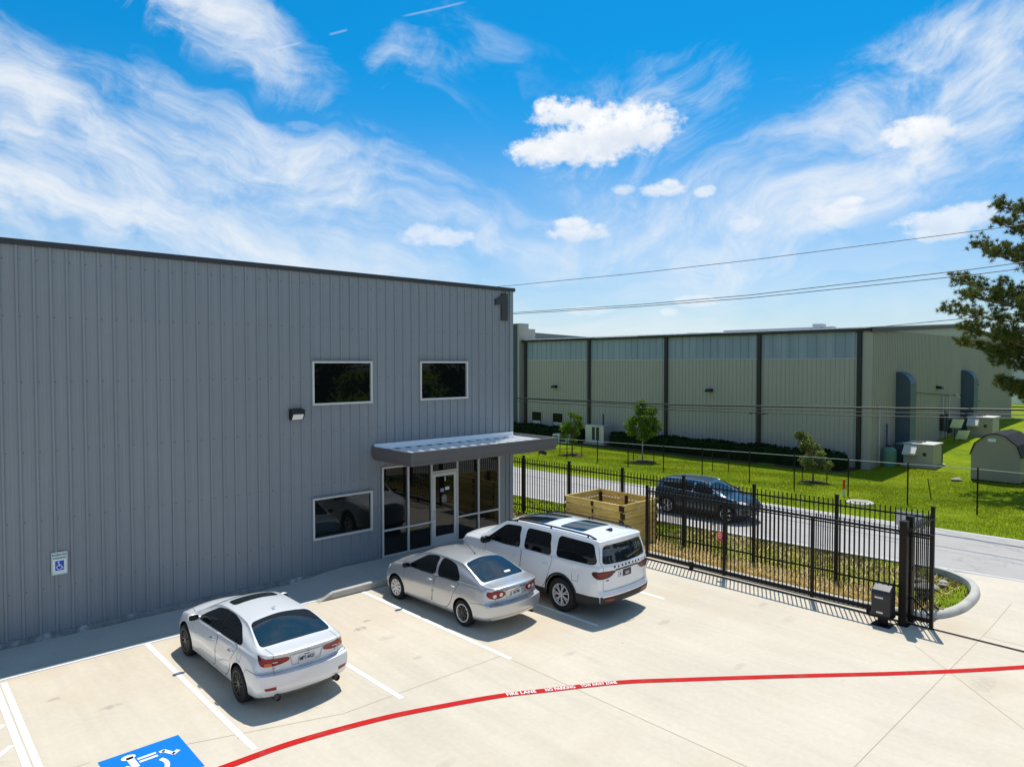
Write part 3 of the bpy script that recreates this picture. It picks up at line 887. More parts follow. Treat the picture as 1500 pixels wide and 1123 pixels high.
GX = 17.54
gate = thing('sliding_gate', 'long black iron sliding gate on a ground track beside the kerb', 'gate', (0, 0, 0))
mb = MB()
gy0, gy1 = 4.93, 12.72
mb.bar((GX, gy0, .17), (GX, gy1, .14), .05, .09); mb.bar((GX, gy0, 2.11), (GX, gy1, 2.10), .05, .05); mb.bar((GX, gy0, 2.04), (GX, gy1, 2.03), .03, .03)
for y in (gy0, 7.63, 10.1, gy1):
    mb.box(GX-.036, GX+.036, y-.036, y+.036, .06 if y != gy0 else .0, 2.13 if y != gy1 else 2.27)
mb.bar((GX+.03, gy0, .25), (GX+.03, 5.5, .75), .03, .03)
mb.build('frame', 'black_iron', gate)
mb = MB()
ys = [gy0, 7.63, 10.1, gy1]
for y0, y1 in zip(ys, ys[1:]):
    n = max(3, round((y1-y0)/.118))
    picket_panel(mb, (GX, y0+.03), (GX, y1-.03), (.09, .09), (2.22, 2.22), [], n, w=.022)
mb.build('picket_panel', 'black_iron', gate)
for y in (6.25, 11.15):
    mb = MB(); mb.lathe([(0, -.03), (.055, -.03), (.07, -.02), (.06, 0), (.07, .02), (.055, .03), (0, .03)], (GX, y, .075), (1, 0, 0), 18)
    mb.box(GX-.045, GX+.045, y-.06, y+.06, .10, .22); mb.build('wheel', 'black_iron', gate, smooth=40)
sg = MB(); sg.box(GX-.02, GX+.005, 10.14, 10.31, 1.02, 1.28)
mat('sign_red', (.55, .015, .02), .5)
t = tag(sg.build('warning_sign', 'sign_red'), 'small red warning sign hung on the black sliding gate', 'sign')
mb = MB()
for k, wd in enumerate((.10, .12, .08)): mb.box(GX-.023, GX-.0205, 10.225-wd/2, 10.225+wd/2, 1.22-.06*k, 1.24-.06*k)
mb.build('lettering', 'decal_white', t)

def gpost(x, y, h, w, label):
    t = thing('gate_post', label, 'post', (x, y, 0))
    mb = MB(); mb.box(-w/2, w/2, -w/2, w/2, 0, h-.03); mb.box(-w/2-.006, w/2+.006, -w/2-.006, w/2+.006, h-.03, h); mb.build('post', 'black_iron', t, bevel=.006)
    mb = MB(); mb.box(-w/2-.05, w/2+.05, -w/2-.05, w/2+.05, 0.001, .012); mb.build('base_plate', 'black_iron', t)
    return t
gpost(17.36, 5.46, 2.40, .16, 'thick black gate post on the yard side of the sliding gate')
t = gpost(17.78, 5.46, 2.45, .15, 'thick black gate post on the grass side of the sliding gate')
mb = MB(); mb.lathe([(0, -.04), (.05, -.04), (.05, .04), (0, .04)], (-.12, 0, 2.17), (0, 0, 1), 14); mb.build('guide_roller', 'black_iron', t, smooth=40); mb = MB(); mb.lathe([(0, -.05), (.055, -.05), (.055, .05), (0, .05)], (-.10, -.06, 1.25), (0, 1, 0), 14); mb.build('guide_roller', 'black_iron', t, smooth=40)
# ground track
mb = MB(); mb.prism([(GX-.04, .004), (GX-.012, .010), (GX, .028), (GX+.012, .010), (GX+.04, .004)], 'y', -12.0, 12.9)
tag(mb.build('gate_track', 'black_iron', fix=True), 'dark steel gate track running across the concrete driveway', 'track')

# gate operator
t = thing('gate_operator', 'dark plastic gate opener cabinet on the track side of the sliding gate', 'gate opener', (17.05, 5.78, 0), rad(0))
mat('operator_plastic', (.016, .018, .022), .40, spec=.45)
mb = MB(); mb.prism([(-.19, .24), (.19, .24), (.19, .87), (.06, .94), (-.15, .82), (-.19, .74)], 'y', -.2, .2); mb.build('cover', 'operator_plastic', t, bevel=.02)
mb = MB(); mb.box(-.16, .16, -.22, .26, .18, .238); mb.box(-.05, .05, -.1, .1, .012, .18); mb.build('pedestal', 'black_iron', t, bevel=.006)
mb = MB(); mb.box(-.2, .2, -.2, .2, .001, .012); mb.build('base_plate', 'black_iron', t)
mb = MB(); mb.box(-.1945, -.189, -.06, .12, .64, .675); mb.build('name_plate', 'alu', t)
mb = MB(); mb.box(-.1945, -.189, -.06, .08, .30, .34)
mb.build('name_plate', 'alu', t)

# ------------------------------------------------------------------ timber crate
def wood_fn(pos):
    x, y, z = sep(pos)
    a = noise(vec(x*2.0, y*2.0, z*22.0), 1.0, 5, .6); b = noise(vec(x*1.0, y*1.0, z*4.0), 1.0, 3)
    k = noise(vec(x*6.0, y*6.0, z*9.0), 1.0, 2).step(.70, .74)
    oi = X(X.nt.nodes.new('ShaderNodeObjectInfo').outputs['Random'])
    c = mixc(a.step(.3, .7), (.64, .42, .10), (.88, .66, .24)); c = mixc(b.step(.3, .7, 0, .45), c, (.42, .31, .10))
    f = .78+oi*.42; c = mixc(1.0, c, vec(f, f, f*.96), 'MULTIPLY')
    c = mixc(k*.6, c, (.10, .05, .02))
    return c, a
mat('timber', rough=.75, spec=.25, fn=wood_fn, bump=.004)
mat('timber_dark', (.045, .025, .015), .8, spec=.2, fn=varied((.05, .028, .016), .3, 5, 30))
def make_crate():
    Wx, Wy, HH = 1.88, 2.46, 1.44
    t = thing('timber_crate', 'open yellow timber box of stacked planks standing by the iron fence', 'crate', (17.53, 13.66, .06), 0)
    n = 6; ph = HH/n; th = .045
    for k in range(n):
        z0, z1 = k*ph+.016, (k+1)*ph-.008
        j = (random.random()-.5)*.012
        mb = MB(); mb.box(j, th+j, .006, Wy-.006, z0, z1); mb.build('plank', 'timber', t, bevel=.008)
        j = (random.random()-.5)*.012
        mb = MB(); mb.box(Wx-th+j, Wx+j, .006, Wy-.006, z0, z1); mb.build('plank', 'timber', t, bevel=.008)
        j = (random.random()-.5)*.012
        o = .0 if k % 2 else .0
        mb = MB(); mb.box(th+.002+o, Wx-th-.002, j, th+j, z0, z1); mb.build('plank', 'timber', t, bevel=.008)
        mb = MB(); mb.box(th+.002+o, Wx-th-.002, Wy-th+j, Wy+j, z0, z1); mb.build('plank', 'timber', t, bevel=.008)
    for (x, y) in [(th+.045, th+.045), (Wx-th-.045, th+.045), (th+.045, Wy-th-.045), (Wx-th-.045, Wy-th-.045), (th+.045, Wy/2), (Wx-th-.045, Wy/2)]:
        mb = MB(); mb.box(x-.04, x+.04, y-.04, y+.04, 0, HH-.09); mb.build('post', 'timber_dark', t)
    # dark stained corner joints and straps
    mb = MB()
    for k in range(n):
        z = (k+.5)*ph; s = ph*.44
        mb.box(-.016, .001, -.012, .075+.05*(k % 2), z-s*.8, z+s); mb.box(-.012, .075+.04*((k+1) % 2), -.018, .001, z-s, z+s*.7)
        if k != 2: mb.box(-.014, .001, Wy/2-.04, Wy/2+.03+.04*(k == 5), z-s*.7, z+s*.7)
        mb.box(-.014, .001, Wy-.04, Wy+.006, z-s*.6, z+s*.6); mb.box(Wx-.05, Wx+.014, -.014, .001, z-s*.6, z+s*.6)
    mb.build('corner_bracket', 'timber_dark', t)
make_crate()
# ------------------------------------------------------------------ far warehouse across the road
mat('beige_metal', rough=.45, spec=.45, fn=lambda pos: (lambda x, y, z: (mixc(1.0, (.395, .372, .315), (lambda f: vec(f, f, f))(1.0+(noise(vec(x*.3, y*.3, z*.15), 1.0, 5)-.5)*.22+(noise(vec(x*9, y*9, z*.3), 1.0, 3)-.5)*.12), 'MULTIPLY'), None))(*sep(pos)))
mat('skylight_panel', rough=.4, spec=.5, fn=lambda pos: (lambda x, y, z: (mixc((noise(vec(x, y*1.6, z*.1), 1.0, 3)).step(.35, .65), (.235, .30, .345), (.295, .355, .39)), None))(*sep(pos)))
mat('downspout', (.018, .016, .016), .5)
mat('duct_metal', (.065, .105, .135), .5, metal=.1, fn=varied((.065, .105, .135), .12, .8, 8))
mat('slate_face', (.035, .05, .07), .5)
mat('unit_beige', (.40, .37, .28), .5, fn=varied((.42, .39, .30), .08, 2, 12))
mat('unit_top', (.62, .61, .56), .5)
mat('unit_dark', (.03, .03, .03), .6)
mat('window_dark', (.008, .010, .009), .15, spec=.12)
mat('stone', (.4, .39, .36), .9, spec=.2, fn=varied((.36, .33, .28), .2, 3, 15), bump=.03)
mat('hedge_leaf', (.012, .026, .006), .8, spec=.1)
mat('bark', (.16, .12, .085), .9, spec=.2, fn=varied((.17, .13, .09), .3, 6, 30, stretch=(1, 1, .25)), bump=.01)
mat('pale_bark', (.36, .33, .28), .85, spec=.2)
mat('cable', (.012, .012, .013), .5)
mat('galv', (.5, .51, .52), .4, metal=.5)
BX, BY0, BY1 = 46.5, 16.72, 48.55
BR, BXE = 65.0, 83.5
EZ = 8.16
far = thing('warehouse', 'long beige metal warehouse with pale blue panel band and black downspouts across the road', 'building', (0, 0, 0))
def make_far():
    cols = [47.8, 39.85, 31.9, 24.1]
    f3 = lambda s, d, z: (BX-d, s, z)
    mb = MB(); ribbed_wall(mb, BY0, BY1, -1.0, 6.26, [], f3, minor=False)
    s3 = lambda s, d, z: (s, BY0-d, z)
    ribbed_wall(mb, BX, BXE, -1.0, EZ-.05, [], s3, minor=False)
    mb.add([(BX, BY0, EZ-.05), (BXE, BY0, EZ-.05), (BR, BY0, 9.0)], [(0, 1, 2)])
    mb.add([(BXE, BY0, -1), (BXE, BY1, -1), (BXE, BY1, EZ), (BXE, BY0, EZ)], [(0, 1, 2, 3)])
    mb.box(BX-.05, BX+.22, BY0-.05, BY0+.001, -1, EZ-.06)
    mb.box(BX-.05, BX-.001, BY0+.001, BY0+.45, -1, EZ-.06)
    mb.build('wall', 'beige_metal', far, fix=False)
    mb = MB(); ribbed_wall(mb, BY0+.45, BY1-.0, 6.30, EZ-.05, [], f3, pitch=.61, minor=False); mb.build('skylight_band', 'skylight_panel', far, fix=False)
    mb = MB(); mb.box(BX-.045, BX-.002, BY0+.45, BY1, 6.255, 6.305); mb.build('band_flashing', 'galv', far)
    for y in cols+[BY0+.62]:
        mb = MB(); mb.box(BX-.20, BX-.036, y-.13, y+.13, -.8, EZ-.2); mb.prism([(BX-.2, EZ-.2), (BX-.036, EZ-.2), (BX-.036, EZ), (BX-.30, EZ)], 'y', y-.2, y+.2); mb.build('downspout', 'downspout', far, bevel=.01)
    mb = MB(); mb.prism([(BX-.30, EZ-.02), (BX-.28, EZ-.16), (BX-.02, EZ-.16), (BX-.02, EZ+.02), (BX-.30, EZ+.02)], 'y', BY0-.12, BY1+.3); mb.build('gutter', 'downspout', far)
    mb = MB()
    rz = lambda x: EZ+.05+(9.05-EZ)*(1-abs(x-BR)/(BR-BX))
    mb.add([(BX-.25, BY0-.15, rz(BX-.25)), (BR, BY0-.15, rz(BR)), (BR, BY1+.2, rz(BR)), (BX-.25, BY1+.2, rz(BX-.25)), (BXE+.25, BY0-.15, rz(BXE)), (BXE+.25, BY1+.2, rz(BXE))], [(0, 1, 2, 3), (1, 4, 5, 2)])
    y = BY0
    while y < BY1:
        mb.bar((BX-.27, y, rz(BX)+.02), (BR, y, rz(BR)+.04), .05, .06); y += .61
    mb.build('roof', 'roof_metal', far)
    mb = MB()
    for a, b in ((BX-.25, BR), (BXE+.25, BR)):
        mb.bar((a, BY0-.13, rz(a)-.14), (b, BY0-.13, rz(b)-.14), .10, .26)
    mb.build('rake_trim', 'downspout', far)
    mb = MB()
    for a, b in ((BX-.25, BR), (BXE+.25, BR)): mb.bar((a, BY0-.16, rz(a)+.03), (b, BY0-.16, rz(b)+.03), .12, .07)
    mb.build('rake_cap', 'unit_top', far)
    mb = MB(); mb.box(BR-.35, BR+.35, 26.5, 37.5, rz(BR), rz(BR)+.22); mb.box(BR-.5, BR+.5, 27.5, 28.3, rz(BR), rz(BR)+.5); mb.build('ridge_vent', 'roof_metal', far)
    for (a, b, lo, hi) in [(45.75, 46.95, .25, 1.42), (43.05, 44.25, .25, 1.42)]:
        mb = MB(); mb.box(BX-.05, BX-.034, a-.08, b+.08, lo-.08, hi+.08); w = mb.build('window', 'beige_metal', far)
        mb = MB(); mb.box(BX-.062, BX-.051, a, b, lo, hi); p = mb.build('pane', 'window_dark', w)
        mb = MB(); mb.box(BX-.068, BX-.063, a+.08, b-.08, lo+.06, lo+.36); mb.build('blind', 'galv', w)
    # entrance block and rear wing at the left end
    mb = MB(); mb.box(BX-.6, BX+.7, BY1-.10, BY1+12, -1, 9.78); mb.build('entrance_front', 'slate_face', far)
    mb = MB(); mb.box(BX-.56, BX+.7, BY1-.36, BY1-.104, -1, 9.80); mb.box(BX+.702, BX+1.6, BY1-.36, BY1+3, -1, 9.30); mb.build('entrance_wall', 'beige_metal', far)
    mb = MB(); mb.prism([(BX+2, -1), (BX+34, -1), (BX+34, 8.35), (BX+2, 9.3)], 'y', 52, 75); mb.build('rear_wing', 'beige_metal', far)
    # arched supply ducts up the gable wall
    for x0, zb in ((50.95, -.55), (66.1, .25)):
        pr = [(BY0-.035, zb), (BY0-.95, zb), (BY0-.95, 4.55)]+[(BY0-.035-.915*math.cos(a), 4.55+.85*math.sin(a)) for a in np.linspace(.15, 1.5, 8)]+[(BY0-.035, 5.4)]
        mb = MB(); mb.prism(pr, 'x', x0, x0+1.15)
        for z in (1.2, 2.5, 3.8): mb.box(x0-.012, x0+1.162, BY0-.965, BY0-.034, z, z+.04)
        mb.build('duct', 'duct_metal', far, bevel=.01)
    mb = MB(); mb.tube([(53, BY0-.06, 4.0), (58, BY0-.06, 3.7), (66, BY0-.06, 3.3), (72, BY0-.06, 2.6)], .02, 5); mb.build('cable', 'cable', far)
make_far()

def flood(name, label, loc, d, group=None):
    t = thing(name, label, 'wall light', loc, 0, group)
    d = Vector(d).normalized(); s = d.cross(Vector((0, 0, 1)))
    mb = MB(); mb.obox(d*.22, d*.2, s*.24, Vector((0, 0, .10))+d*-.03); mb.obox(d*.03, d*.03, s*.08, Vector((0, 0, .12))); mb.build('housing', 'black_plastic', t, bevel=.02)
    mb = MB(); mb.obox(d*.27+Vector((0, 0, -.115)), d*.11, s*.17, Vector((0, 0, .012))); mb.build('lens', 'lens_lamp', t)
flood('flood_light', 'small flood light on the beige wall above the two small windows', (BX-.03, 43.9, 3.87), (-1, 0, -.1))
flood('flood_light', 'small flood light on the beige long wall above the tallest young tree', (BX-.03, 28.0, 3.98), (-1, 0, -.1))
flood('flood_light', 'small flood light on the beige gable wall between two ducts', (59.7, BY0-.03, 4.15), (0, -1, -.1))
flood('flood_light', 'small flood light on the beige gable wall right of the far duct', (69.5, BY0-.03, 4.2), (0, -1, -.1))

# hedges at the foot of the far wall
def leaf_quads(P, size, up_bias=.0, flat=None):
    """One quad leaf at each point of P (n,3)."""
    n = len(P)
    a = RNG.normal(size=(n, 3)); a /= np.linalg.norm(a, axis=1)[:, None]
    b = RNG.normal(size=(n, 3)); b[:, 2] += up_bias
    b -= a*(a*b).sum(1)[:, None]; b /= np.linalg.norm(b, axis=1)[:, None]
    s = size*(.6+.8*RNG.random(n))[:, None]
    V = np.stack([P-a*s, P-b*s*.55, P+a*s, P+b*s*.55], 1).reshape(-1, 3)
    F = np.arange(4*n).reshape(n, 4)
    return V, F
def hedge(y0, y1, label, xc=45.2, hw=.62, top=.38):
    t = thing('hedge', label, 'hedge', (0, 0, 0))
    mb = MB(); zb = gz(xc)-.05
    ys = np.arange(y0, y1+.01, .5); V = []; F = []
    pr = [(-hw, 0), (-hw*1.05, .5), (-hw*.8, .92), (0, 1.0), (hw*.8, .92), (hw*1.05, .5), (hw, 0)]
    for y in ys:
        for (a, h) in pr:
            V.append((xc+a*.9+.05*math.sin(y*3+a), y, zb+h*(top-zb-.07)*(1+.04*math.sin(y*1.7))))
    n = len(pr)
    for i in range(len(ys)-1):
        for k in range(n-1): F.append((i*n+k, i*n+k+1, (i+1)*n+k+1, (i+1)*n+k))
    F.append(tuple(range(n))); F.append(tuple(range((len(ys)-1)*n, len(ys)*n)))
    mb.add(V, F).build('stems', 'hedge_leaf', t, smooth=60)
    N = int((y1-y0)*260); L = RNG.random(N)*(y1-y0)+y0; th = RNG.random(N)*3.3-.1
    r = .96+.10*RNG.random(N)
    P = np.stack([xc-np.cos(th)*hw*1.05*r, L, zb+np.abs(np.sin(th))**.6*(top-zb)*r*(1+.05*np.sin(L*1.7))], 1)
    V, F = leaf_quads(P, .085)
    big('foliage', V, F, 'hedge_leaf', parent=t)
hedge(17.7, 36.3, 'long dark clipped hedge along the foot of the beige warehouse')
hedge(39.3, 48.6, 'short dark clipped hedge below the small windows of the beige warehouse')
struct(MB().add([(43.9, 17.3, gz(43.9)+.035), (46.45, 17.3, gz(46.45)+.03), (46.45, 49, gz(46.45)+.03), (43.9, 49, gz(43.9)+.035)], [(0, 1, 2, 3)]).build('soil_bed', 'soil'))

# ------------------------------------------------------------------ plant and boxes round the far building
def unit(x0, x1, y0, y1, z0, z1, label):
    t = thing('rooftop_unit', label, 'air conditioner', ((x0+x1)/2, (y0+y1)/2, z0)); hx, hy, h = (x1-x0)/2, (y1-y0)/2, z1-z0
    t.name = 'air_conditioner'
    mb = MB(); mb.box(-hx, hx, -hy, hy, .14, h); mb.build('cabinet', 'unit_beige', t, bevel=.02)
    mb = MB(); mb.box(-hx-.12, hx+.15, -hy-.15, hy+.12, -.5, .13); mb.build('pad', 'kerb_concrete', t)
    mb = MB(); mb.box(-hx-.03, hx+.03, -hy-.03, hy+.03, h+.002, h+.04); mb.build('top_panel', 'unit_top', t)
    mb = MB()
    for dx in (-.42*hx, .42*hx): mb.lathe([(.30*hy, 0), (.30*hy, .04), (.1, .06), (0, .06)], (dx, .25*hy, h+.042), (0, 0, 1), 18)
    mb.build('fan_guard', 'unit_dark', t)
    mb = MB(); mb.prism([(-hx-.002, h*.55), (-hx-.45, h*.55), (-hx-.45, h*.62), (-hx-.002, h*.96)], 'y', hy*.05, hy*.95); mb.build('intake_hood', 'unit_top', t, bevel=.01)
    mb = MB(); mb.box(-hx-.012, -hx-.001, -hy*.55, -hy*.30, h*.52, h*.66); mb.build('louvre', 'unit_dark', t); mb = MB(); mb.box(hx*.72, hx*.98, -hy-.012, -hy-.001, .2, h*.95); mb.build('access_panel', 'unit_dark', t)
    return t
unit(48.75, 50.7, 13.75, 15.45, -.62, .85, 'large beige air conditioner on a pad at the corner of the beige warehouse')
unit(63.6, 65.9, 13.9, 15.6, .18, 1.75, 'beige air conditioner partly hidden behind the gambrel shed')
t = thing('plenum_box', 'blue grey metal duct box between green tank and air conditioner', 'duct box', (51.3, 15.85, -.5))
mb = MB(); mb.box(-1.3, .6, -.4, .5, 0, 1.15); mb.build('casing', 'duct_metal', t, bevel=.02); mb = MB(); mb.box(-1.33, .63, -.43, .5, 1.152, 1.19); mb.build('lid', 'galv', t)
t = thing('water_tank', 'green ribbed plastic tank standing at the warehouse corner', 'tank', (48.2, 16.1, -.66))
mat('tank_green', (.10, .25, .17), .5)
prof = [(0, 0), (.40, 0)]+[(.40+(.02 if k % 2 else 0), .1+k*.1) for k in range(11)]+[(.30, 1.22), (.12, 1.27), (.12, 1.33), (0, 1.33)]
mb = MB(); mb.lathe(prof, (0, 0, 0), (0, 0, 1), 24); mb.build('shell', 'tank_green', t, smooth=40)
mb = MB(); mb.lathe([(.14, 1.30), (.14, 1.37), (0, 1.37)], (0, 0, 0), (0, 0, 1), 16); mb.build('cap', 'black_plastic', t, smooth=40)
mat('pipe_purple', (.10, .09, .22), .5)
mb = MB(); mb.tube([(48.9, 16.5, -.6), (48.9, 16.5, 2.0)], .07, 10); mb.tube([(48.9, 16.5, 2.0), (48.9, 16.5, 2.03)], .10, 10)
tag(mb.build('vent_pipe', 'pipe_purple', smooth=50), 'short purple pipe standing behind the green tank', 'pipe')
mb = MB(); mb.tube([(47.7, 16.55, -.6), (47.7, 16.55, 3.3), (47.7, 16.7, 3.45)], .035, 8)
tag(mb.build('conduit_pipe', 'galv', smooth=50), 'thin tall conduit pipe near the beige warehouse corner', 'pipe')
# electric service gear on the gable wall
t = thing('electrical_panel', 'electric service boxes and pipes on the gable wall between the ducts', 'electrical panel', (61.5, BY0-.05, .2))
mb = MB(); mb.box(-.9, -.3, -.25, 0, .6, 1.8); mb.build('cabinet', 'unit_dark', t, bevel=.01); mb = MB(); mb.box(.0, .5, -.22, 0, .5, 2.0); mb.build('cabinet', 'unit_dark', t, bevel=.01); mb = MB(); mb.box(.7, 1.2, -.3, 0, .3, 1.4); mb.build('cabinet', 'unit_dark', t, bevel=.01)
mb = MB()
for x in (-.6, .25, .95): mb = MB(); mb.tube([(x, -.12, 0), (x, -.12, 3.2)], .05, 8); mb.build('conduit', 'galv', t, smooth=50)
mb = MB()
mb.tube([(.25, -.12, 3.2), (.25, -.7, 3.4), (1.1, -.8, 3.1)], .05, 8); mb.build('conduit', 'galv', t, smooth=50)
for dx, z, lab in ((-.2, 1.0, 'pale tilted board leaning below the electric boxes, upper of two'), (.1, .15, 'pale tilted board resting on grass below the electric boxes, lower of two')):
    t = thing('metal_panel', lab, 'panel', (60.3+dx, 15.2-dx, z+.0))
    mb = MB(); mb.obox((0, 0, .45), (.10, -.36, 0), (.02, .006, .0), (-.14, -.14, .34)); mb.build('board', 'sign_white', t); mb = MB(); mb.tube([(.15, .2, -.35-z*.6), (.15, .2, .5)], .03, 6); mb.build('leg', 'unit_dark', t)
# mini split / condenser by the hedge
t = thing('condenser_unit', 'grey condenser with dark fan grille in a gap of the hedge', 'air conditioner', (45.3, 37.8, gz(45.3)))
mb = MB(); mb.box(-.6, .5, -1.0, 1.0, .1, 1.6); mb.build('cabinet', 'galv', t, bevel=.02)
mb = MB(); mb.box(-.615, -.601, -.55, .25, .35, 1.45); mb.build('grille', 'unit_dark', t); mb = MB(); mb.box(-.63, -.617, -.20, -.10, .35, 1.45); mb.build('trim', 'unit_top', t); mb = MB(); mb.box(-.63, -.602, -.62, -.55, .3, 1.5); mb.build('trim', 'unit_top', t)
mb = MB(); mb.box(-.75, .6, -1.1, 1.1, -.05, .09); mb.build('pad', 'kerb_concrete', t); mb = MB(); mb.tube([(.2, -.3, 1.6), (.2, -.3, 2.5)], .06, 8); mb.build('flue', 'unit_dark', t)
t = thing('condenser_unit', 'low white louvred condenser in front of the short hedge', 'air conditioner', (43.9, 40.6, gz(43.9)))
mb = MB(); mb.box(-.35, .35, -.9, .9, .02, .75); mb.build('cabinet', 'unit_top', t, bevel=.02); mb = MB(); mb.box(-.365, -.351, -.6, .1, .15, .62); mb.build('grille', 'unit_dark', t); mb = MB(); mb.box(-.365, -.351, .25, .8, .15, .62); mb.build('grille', 'unit_dark', t)

# gambrel shed
mat('shed_wall', (.33, .295, .215), .6, spec=.3, fn=varied((.34, .305, .225), .08, 1.0, 14))
mat('shingle', (.022, .023, .026), .85, spec=.2, fn=varied((.024, .025, .028), .35, 5, 30))
t = thing('garden_shed', 'tan gambrel roofed shed on the grass under the pine', 'shed', (46.5, 10.02, gz(46.5)))
pg = [(-1.17, .08), (1.17, .08), (1.17, 1.55), (.98, 2.12), (.42, 2.62), (0, 2.72), (-.42, 2.62), (-.98, 2.12), (-1.17, 1.55)]
mb = MB(); mb.prism(pg, 'x', 0, 3.6); mb.build('wall', 'shed_wall', t)
rf = [(1.26, 1.46), (1.03, 2.15), (.44, 2.67), (0, 2.78), (-.44, 2.67), (-1.03, 2.15), (-1.26, 1.46)]
inn = [(1.19, 1.50), (.985, 2.125), (.423, 2.625), (0, 2.727), (-.423, 2.625), (-.985, 2.125), (-1.19, 1.50)]
V = [(-.06, y, z) for y, z in rf+inn]+[(3.7, y, z) for y, z in rf+inn]; F = []
for k in range(6): F += [(k, k+1, 15+k, 14+k), (7+k, 21+k, 22+k, 8+k), (k, 7+k, 8+k, k+1), (14+k, 15+k, 22+k, 21+k)]
F += [(0, 14, 21, 7), (6, 13, 27, 20)]
MB().add(V, F).build('roof', 'shingle', t)
mb = MB(); mb.box(-.02, -.002, -.02, .36, 2.28, 2.46); mb.build('vent', 'sign_white', t)
mb = MB(); mb.box(.0, 3.6, -1.15, 1.15, -.35, .075); mb.build('skids', 'timber_dark', t)

# ------------------------------------------------------------------ chain link fence along the far verge
CX_ = 33.9
cf = thing('chain_link_fence', 'low chain link fence with dark posts on the grass beyond the road', 'fence', (0, 0, 0))
cy = [-3.0, -.2, 2.55, 5.25, 7.9, 10.55, 13.1, 15.7, 18.1, 20.9, 23.45, 26.0, 28.4, 31.0, 33.6, 36.2, 38.8]
ctop = lambda y: float(np.interp(y, [7.9, 31, 40], [1.58, 1.0, .8]))
for y in cy:
    mb = MB(); zb = gz(CX_)-.05; mb.tube([(CX_, y, zb), (CX_, y, ctop(y)+.04)], .032, 8); mb.lathe([(.04, 0), (.03, .04), (0, .05)], (CX_, y, ctop(y)+.03), (0, 0, 1), 8); mb.build('post', 'black_iron', cf, smooth=50)
mb = MB(); mb.tube([(CX_, y, ctop(y)) for y in cy], .015, 6); mb.build('top_rail', 'galv', cf)
def links():
    V = []; F = []; w = .0022; zb = gz(CX_)+.02
    def strand(p, q):
        d = (q-p).normalized(); n = Vector((0, -d.z, d.y))*w; o = len(V)
        V.extend([p-n, q-n, q+n, p+n]); F.append((o, o+1, o+2, o+3))
        o = len(V); n = Vector((w, 0, 0)); V.extend([p-n, q-n, q+n, p+n]); F.append((o, o+1, o+2, o+3))
    s = .10; y = -3.0-2.2
    while y < 38.8:
        for sg in (1, -1):
            a = y if sg > 0 else y+2.2
            h = ctop(y)-zb
            p = Vector((CX_, a, zb)); q = Vector((CX_, a+sg*h, zb+h))
            if min(p.y, q.y) >= -3.0 and max(p.y, q.y) <= 38.8: strand(p, q)
        y += s
    big('wire_mesh', [tuple(v) for v in V], F, 'black_iron', parent=cf)
links()

# ------------------------------------------------------------------ overhead lines
def wire(name, label, pts, r, m='cable', group='overhead lines along the road'):
    P = []
    for (a, b) in zip(pts, pts[1:]):
        a, b = Vector(a), Vector(b)
        for k in range(10): P.append(a.lerp(b, k/10))
    P.append(Vector(pts[-1]))
    mb = MB(); mb.tube(P, r, 5); return tag(mb.build(name, m, smooth=90), label, 'cable', group)
WX = 29.5
wire('power_line', 'highest single thin wire crossing the sky', [(WX, 60, 11.9), (WX, 45, 11.2), (WX, 31.6, 10.79), (WX, 22, 10.65), (WX, 15.8, 10.64), (WX, 6.4, 10.76), (WX, 0, 11.0), (WX, -12, 11.8)], .014)
wire('power_line', 'upper wire of the close pair crossing the sky', [(WX, 60, 9.9), (WX, 45, 9.35), (WX, 31.6, 9.11), (WX, 22, 9.02), (WX, 15.8, 9.07), (WX, 7.25, 9.38), (WX, 0, 9.8), (WX, -12, 10.7)], .016)
wire('power_line', 'lower wire of the close pair crossing the sky', [(WX, 60, 9.8), (WX, 45, 9.2), (WX, 31.6, 9.03), (WX, 22, 8.92), (WX, 15.8, 8.94), (WX, 7.25, 9.18), (WX, 0, 9.55), (WX, -12, 10.4)], .016)
wire('service_wire', 'thin wire rising over the roof edge of the beige warehouse toward the pine', [(46.4, 30, 8.3), (40, 22.5, 7.85), (34, 14.0, 7.5), (29.5, 5.6, 7.73), (26, -2, 8.2)], .014)
wire('power_line', 'thick black cable sagging in front of the beige wall', [(WX, 60, 4.4), (WX, 45, 4.0), (WX, 31, 3.86), (WX, 19.3, 3.94), (WX, 10.6, 4.2), (WX, 5.5, 4.37), (WX, -8, 5.0)], .036)
wire('power_line', 'thin cable just under the thick black cable', [(WX, 60, 4.3), (WX, 45, 3.95), (WX, 31, 3.83), (WX, 19.3, 3.80), (WX, 10.6, 4.03), (WX, 5.5, 4.2), (WX, -8, 4.8)], .016)
wire('power_line', 'lowest sagging cable in front of the beige wall', [(WX, 60, 4.0), (WX, 45, 3.75), (WX, 31, 3.66), (WX, 19.3, 3.67), (WX, 10.7, 3.87), (WX, 5.5, 4.06), (WX, -8, 4.6)], .018)
mb = MB()
for k in range(9): mb.tube([(WX, 14.9+k*.1, 3.74+.03*math.sin(k*2.2)), (WX, 15.0+k*.1, 3.72+.03*math.sin(k*2.2+2))], .022, 5)
tag(mb.build('cable_coil', 'cable'), 'short coil of slack cable tied to the lowest line', 'cable')

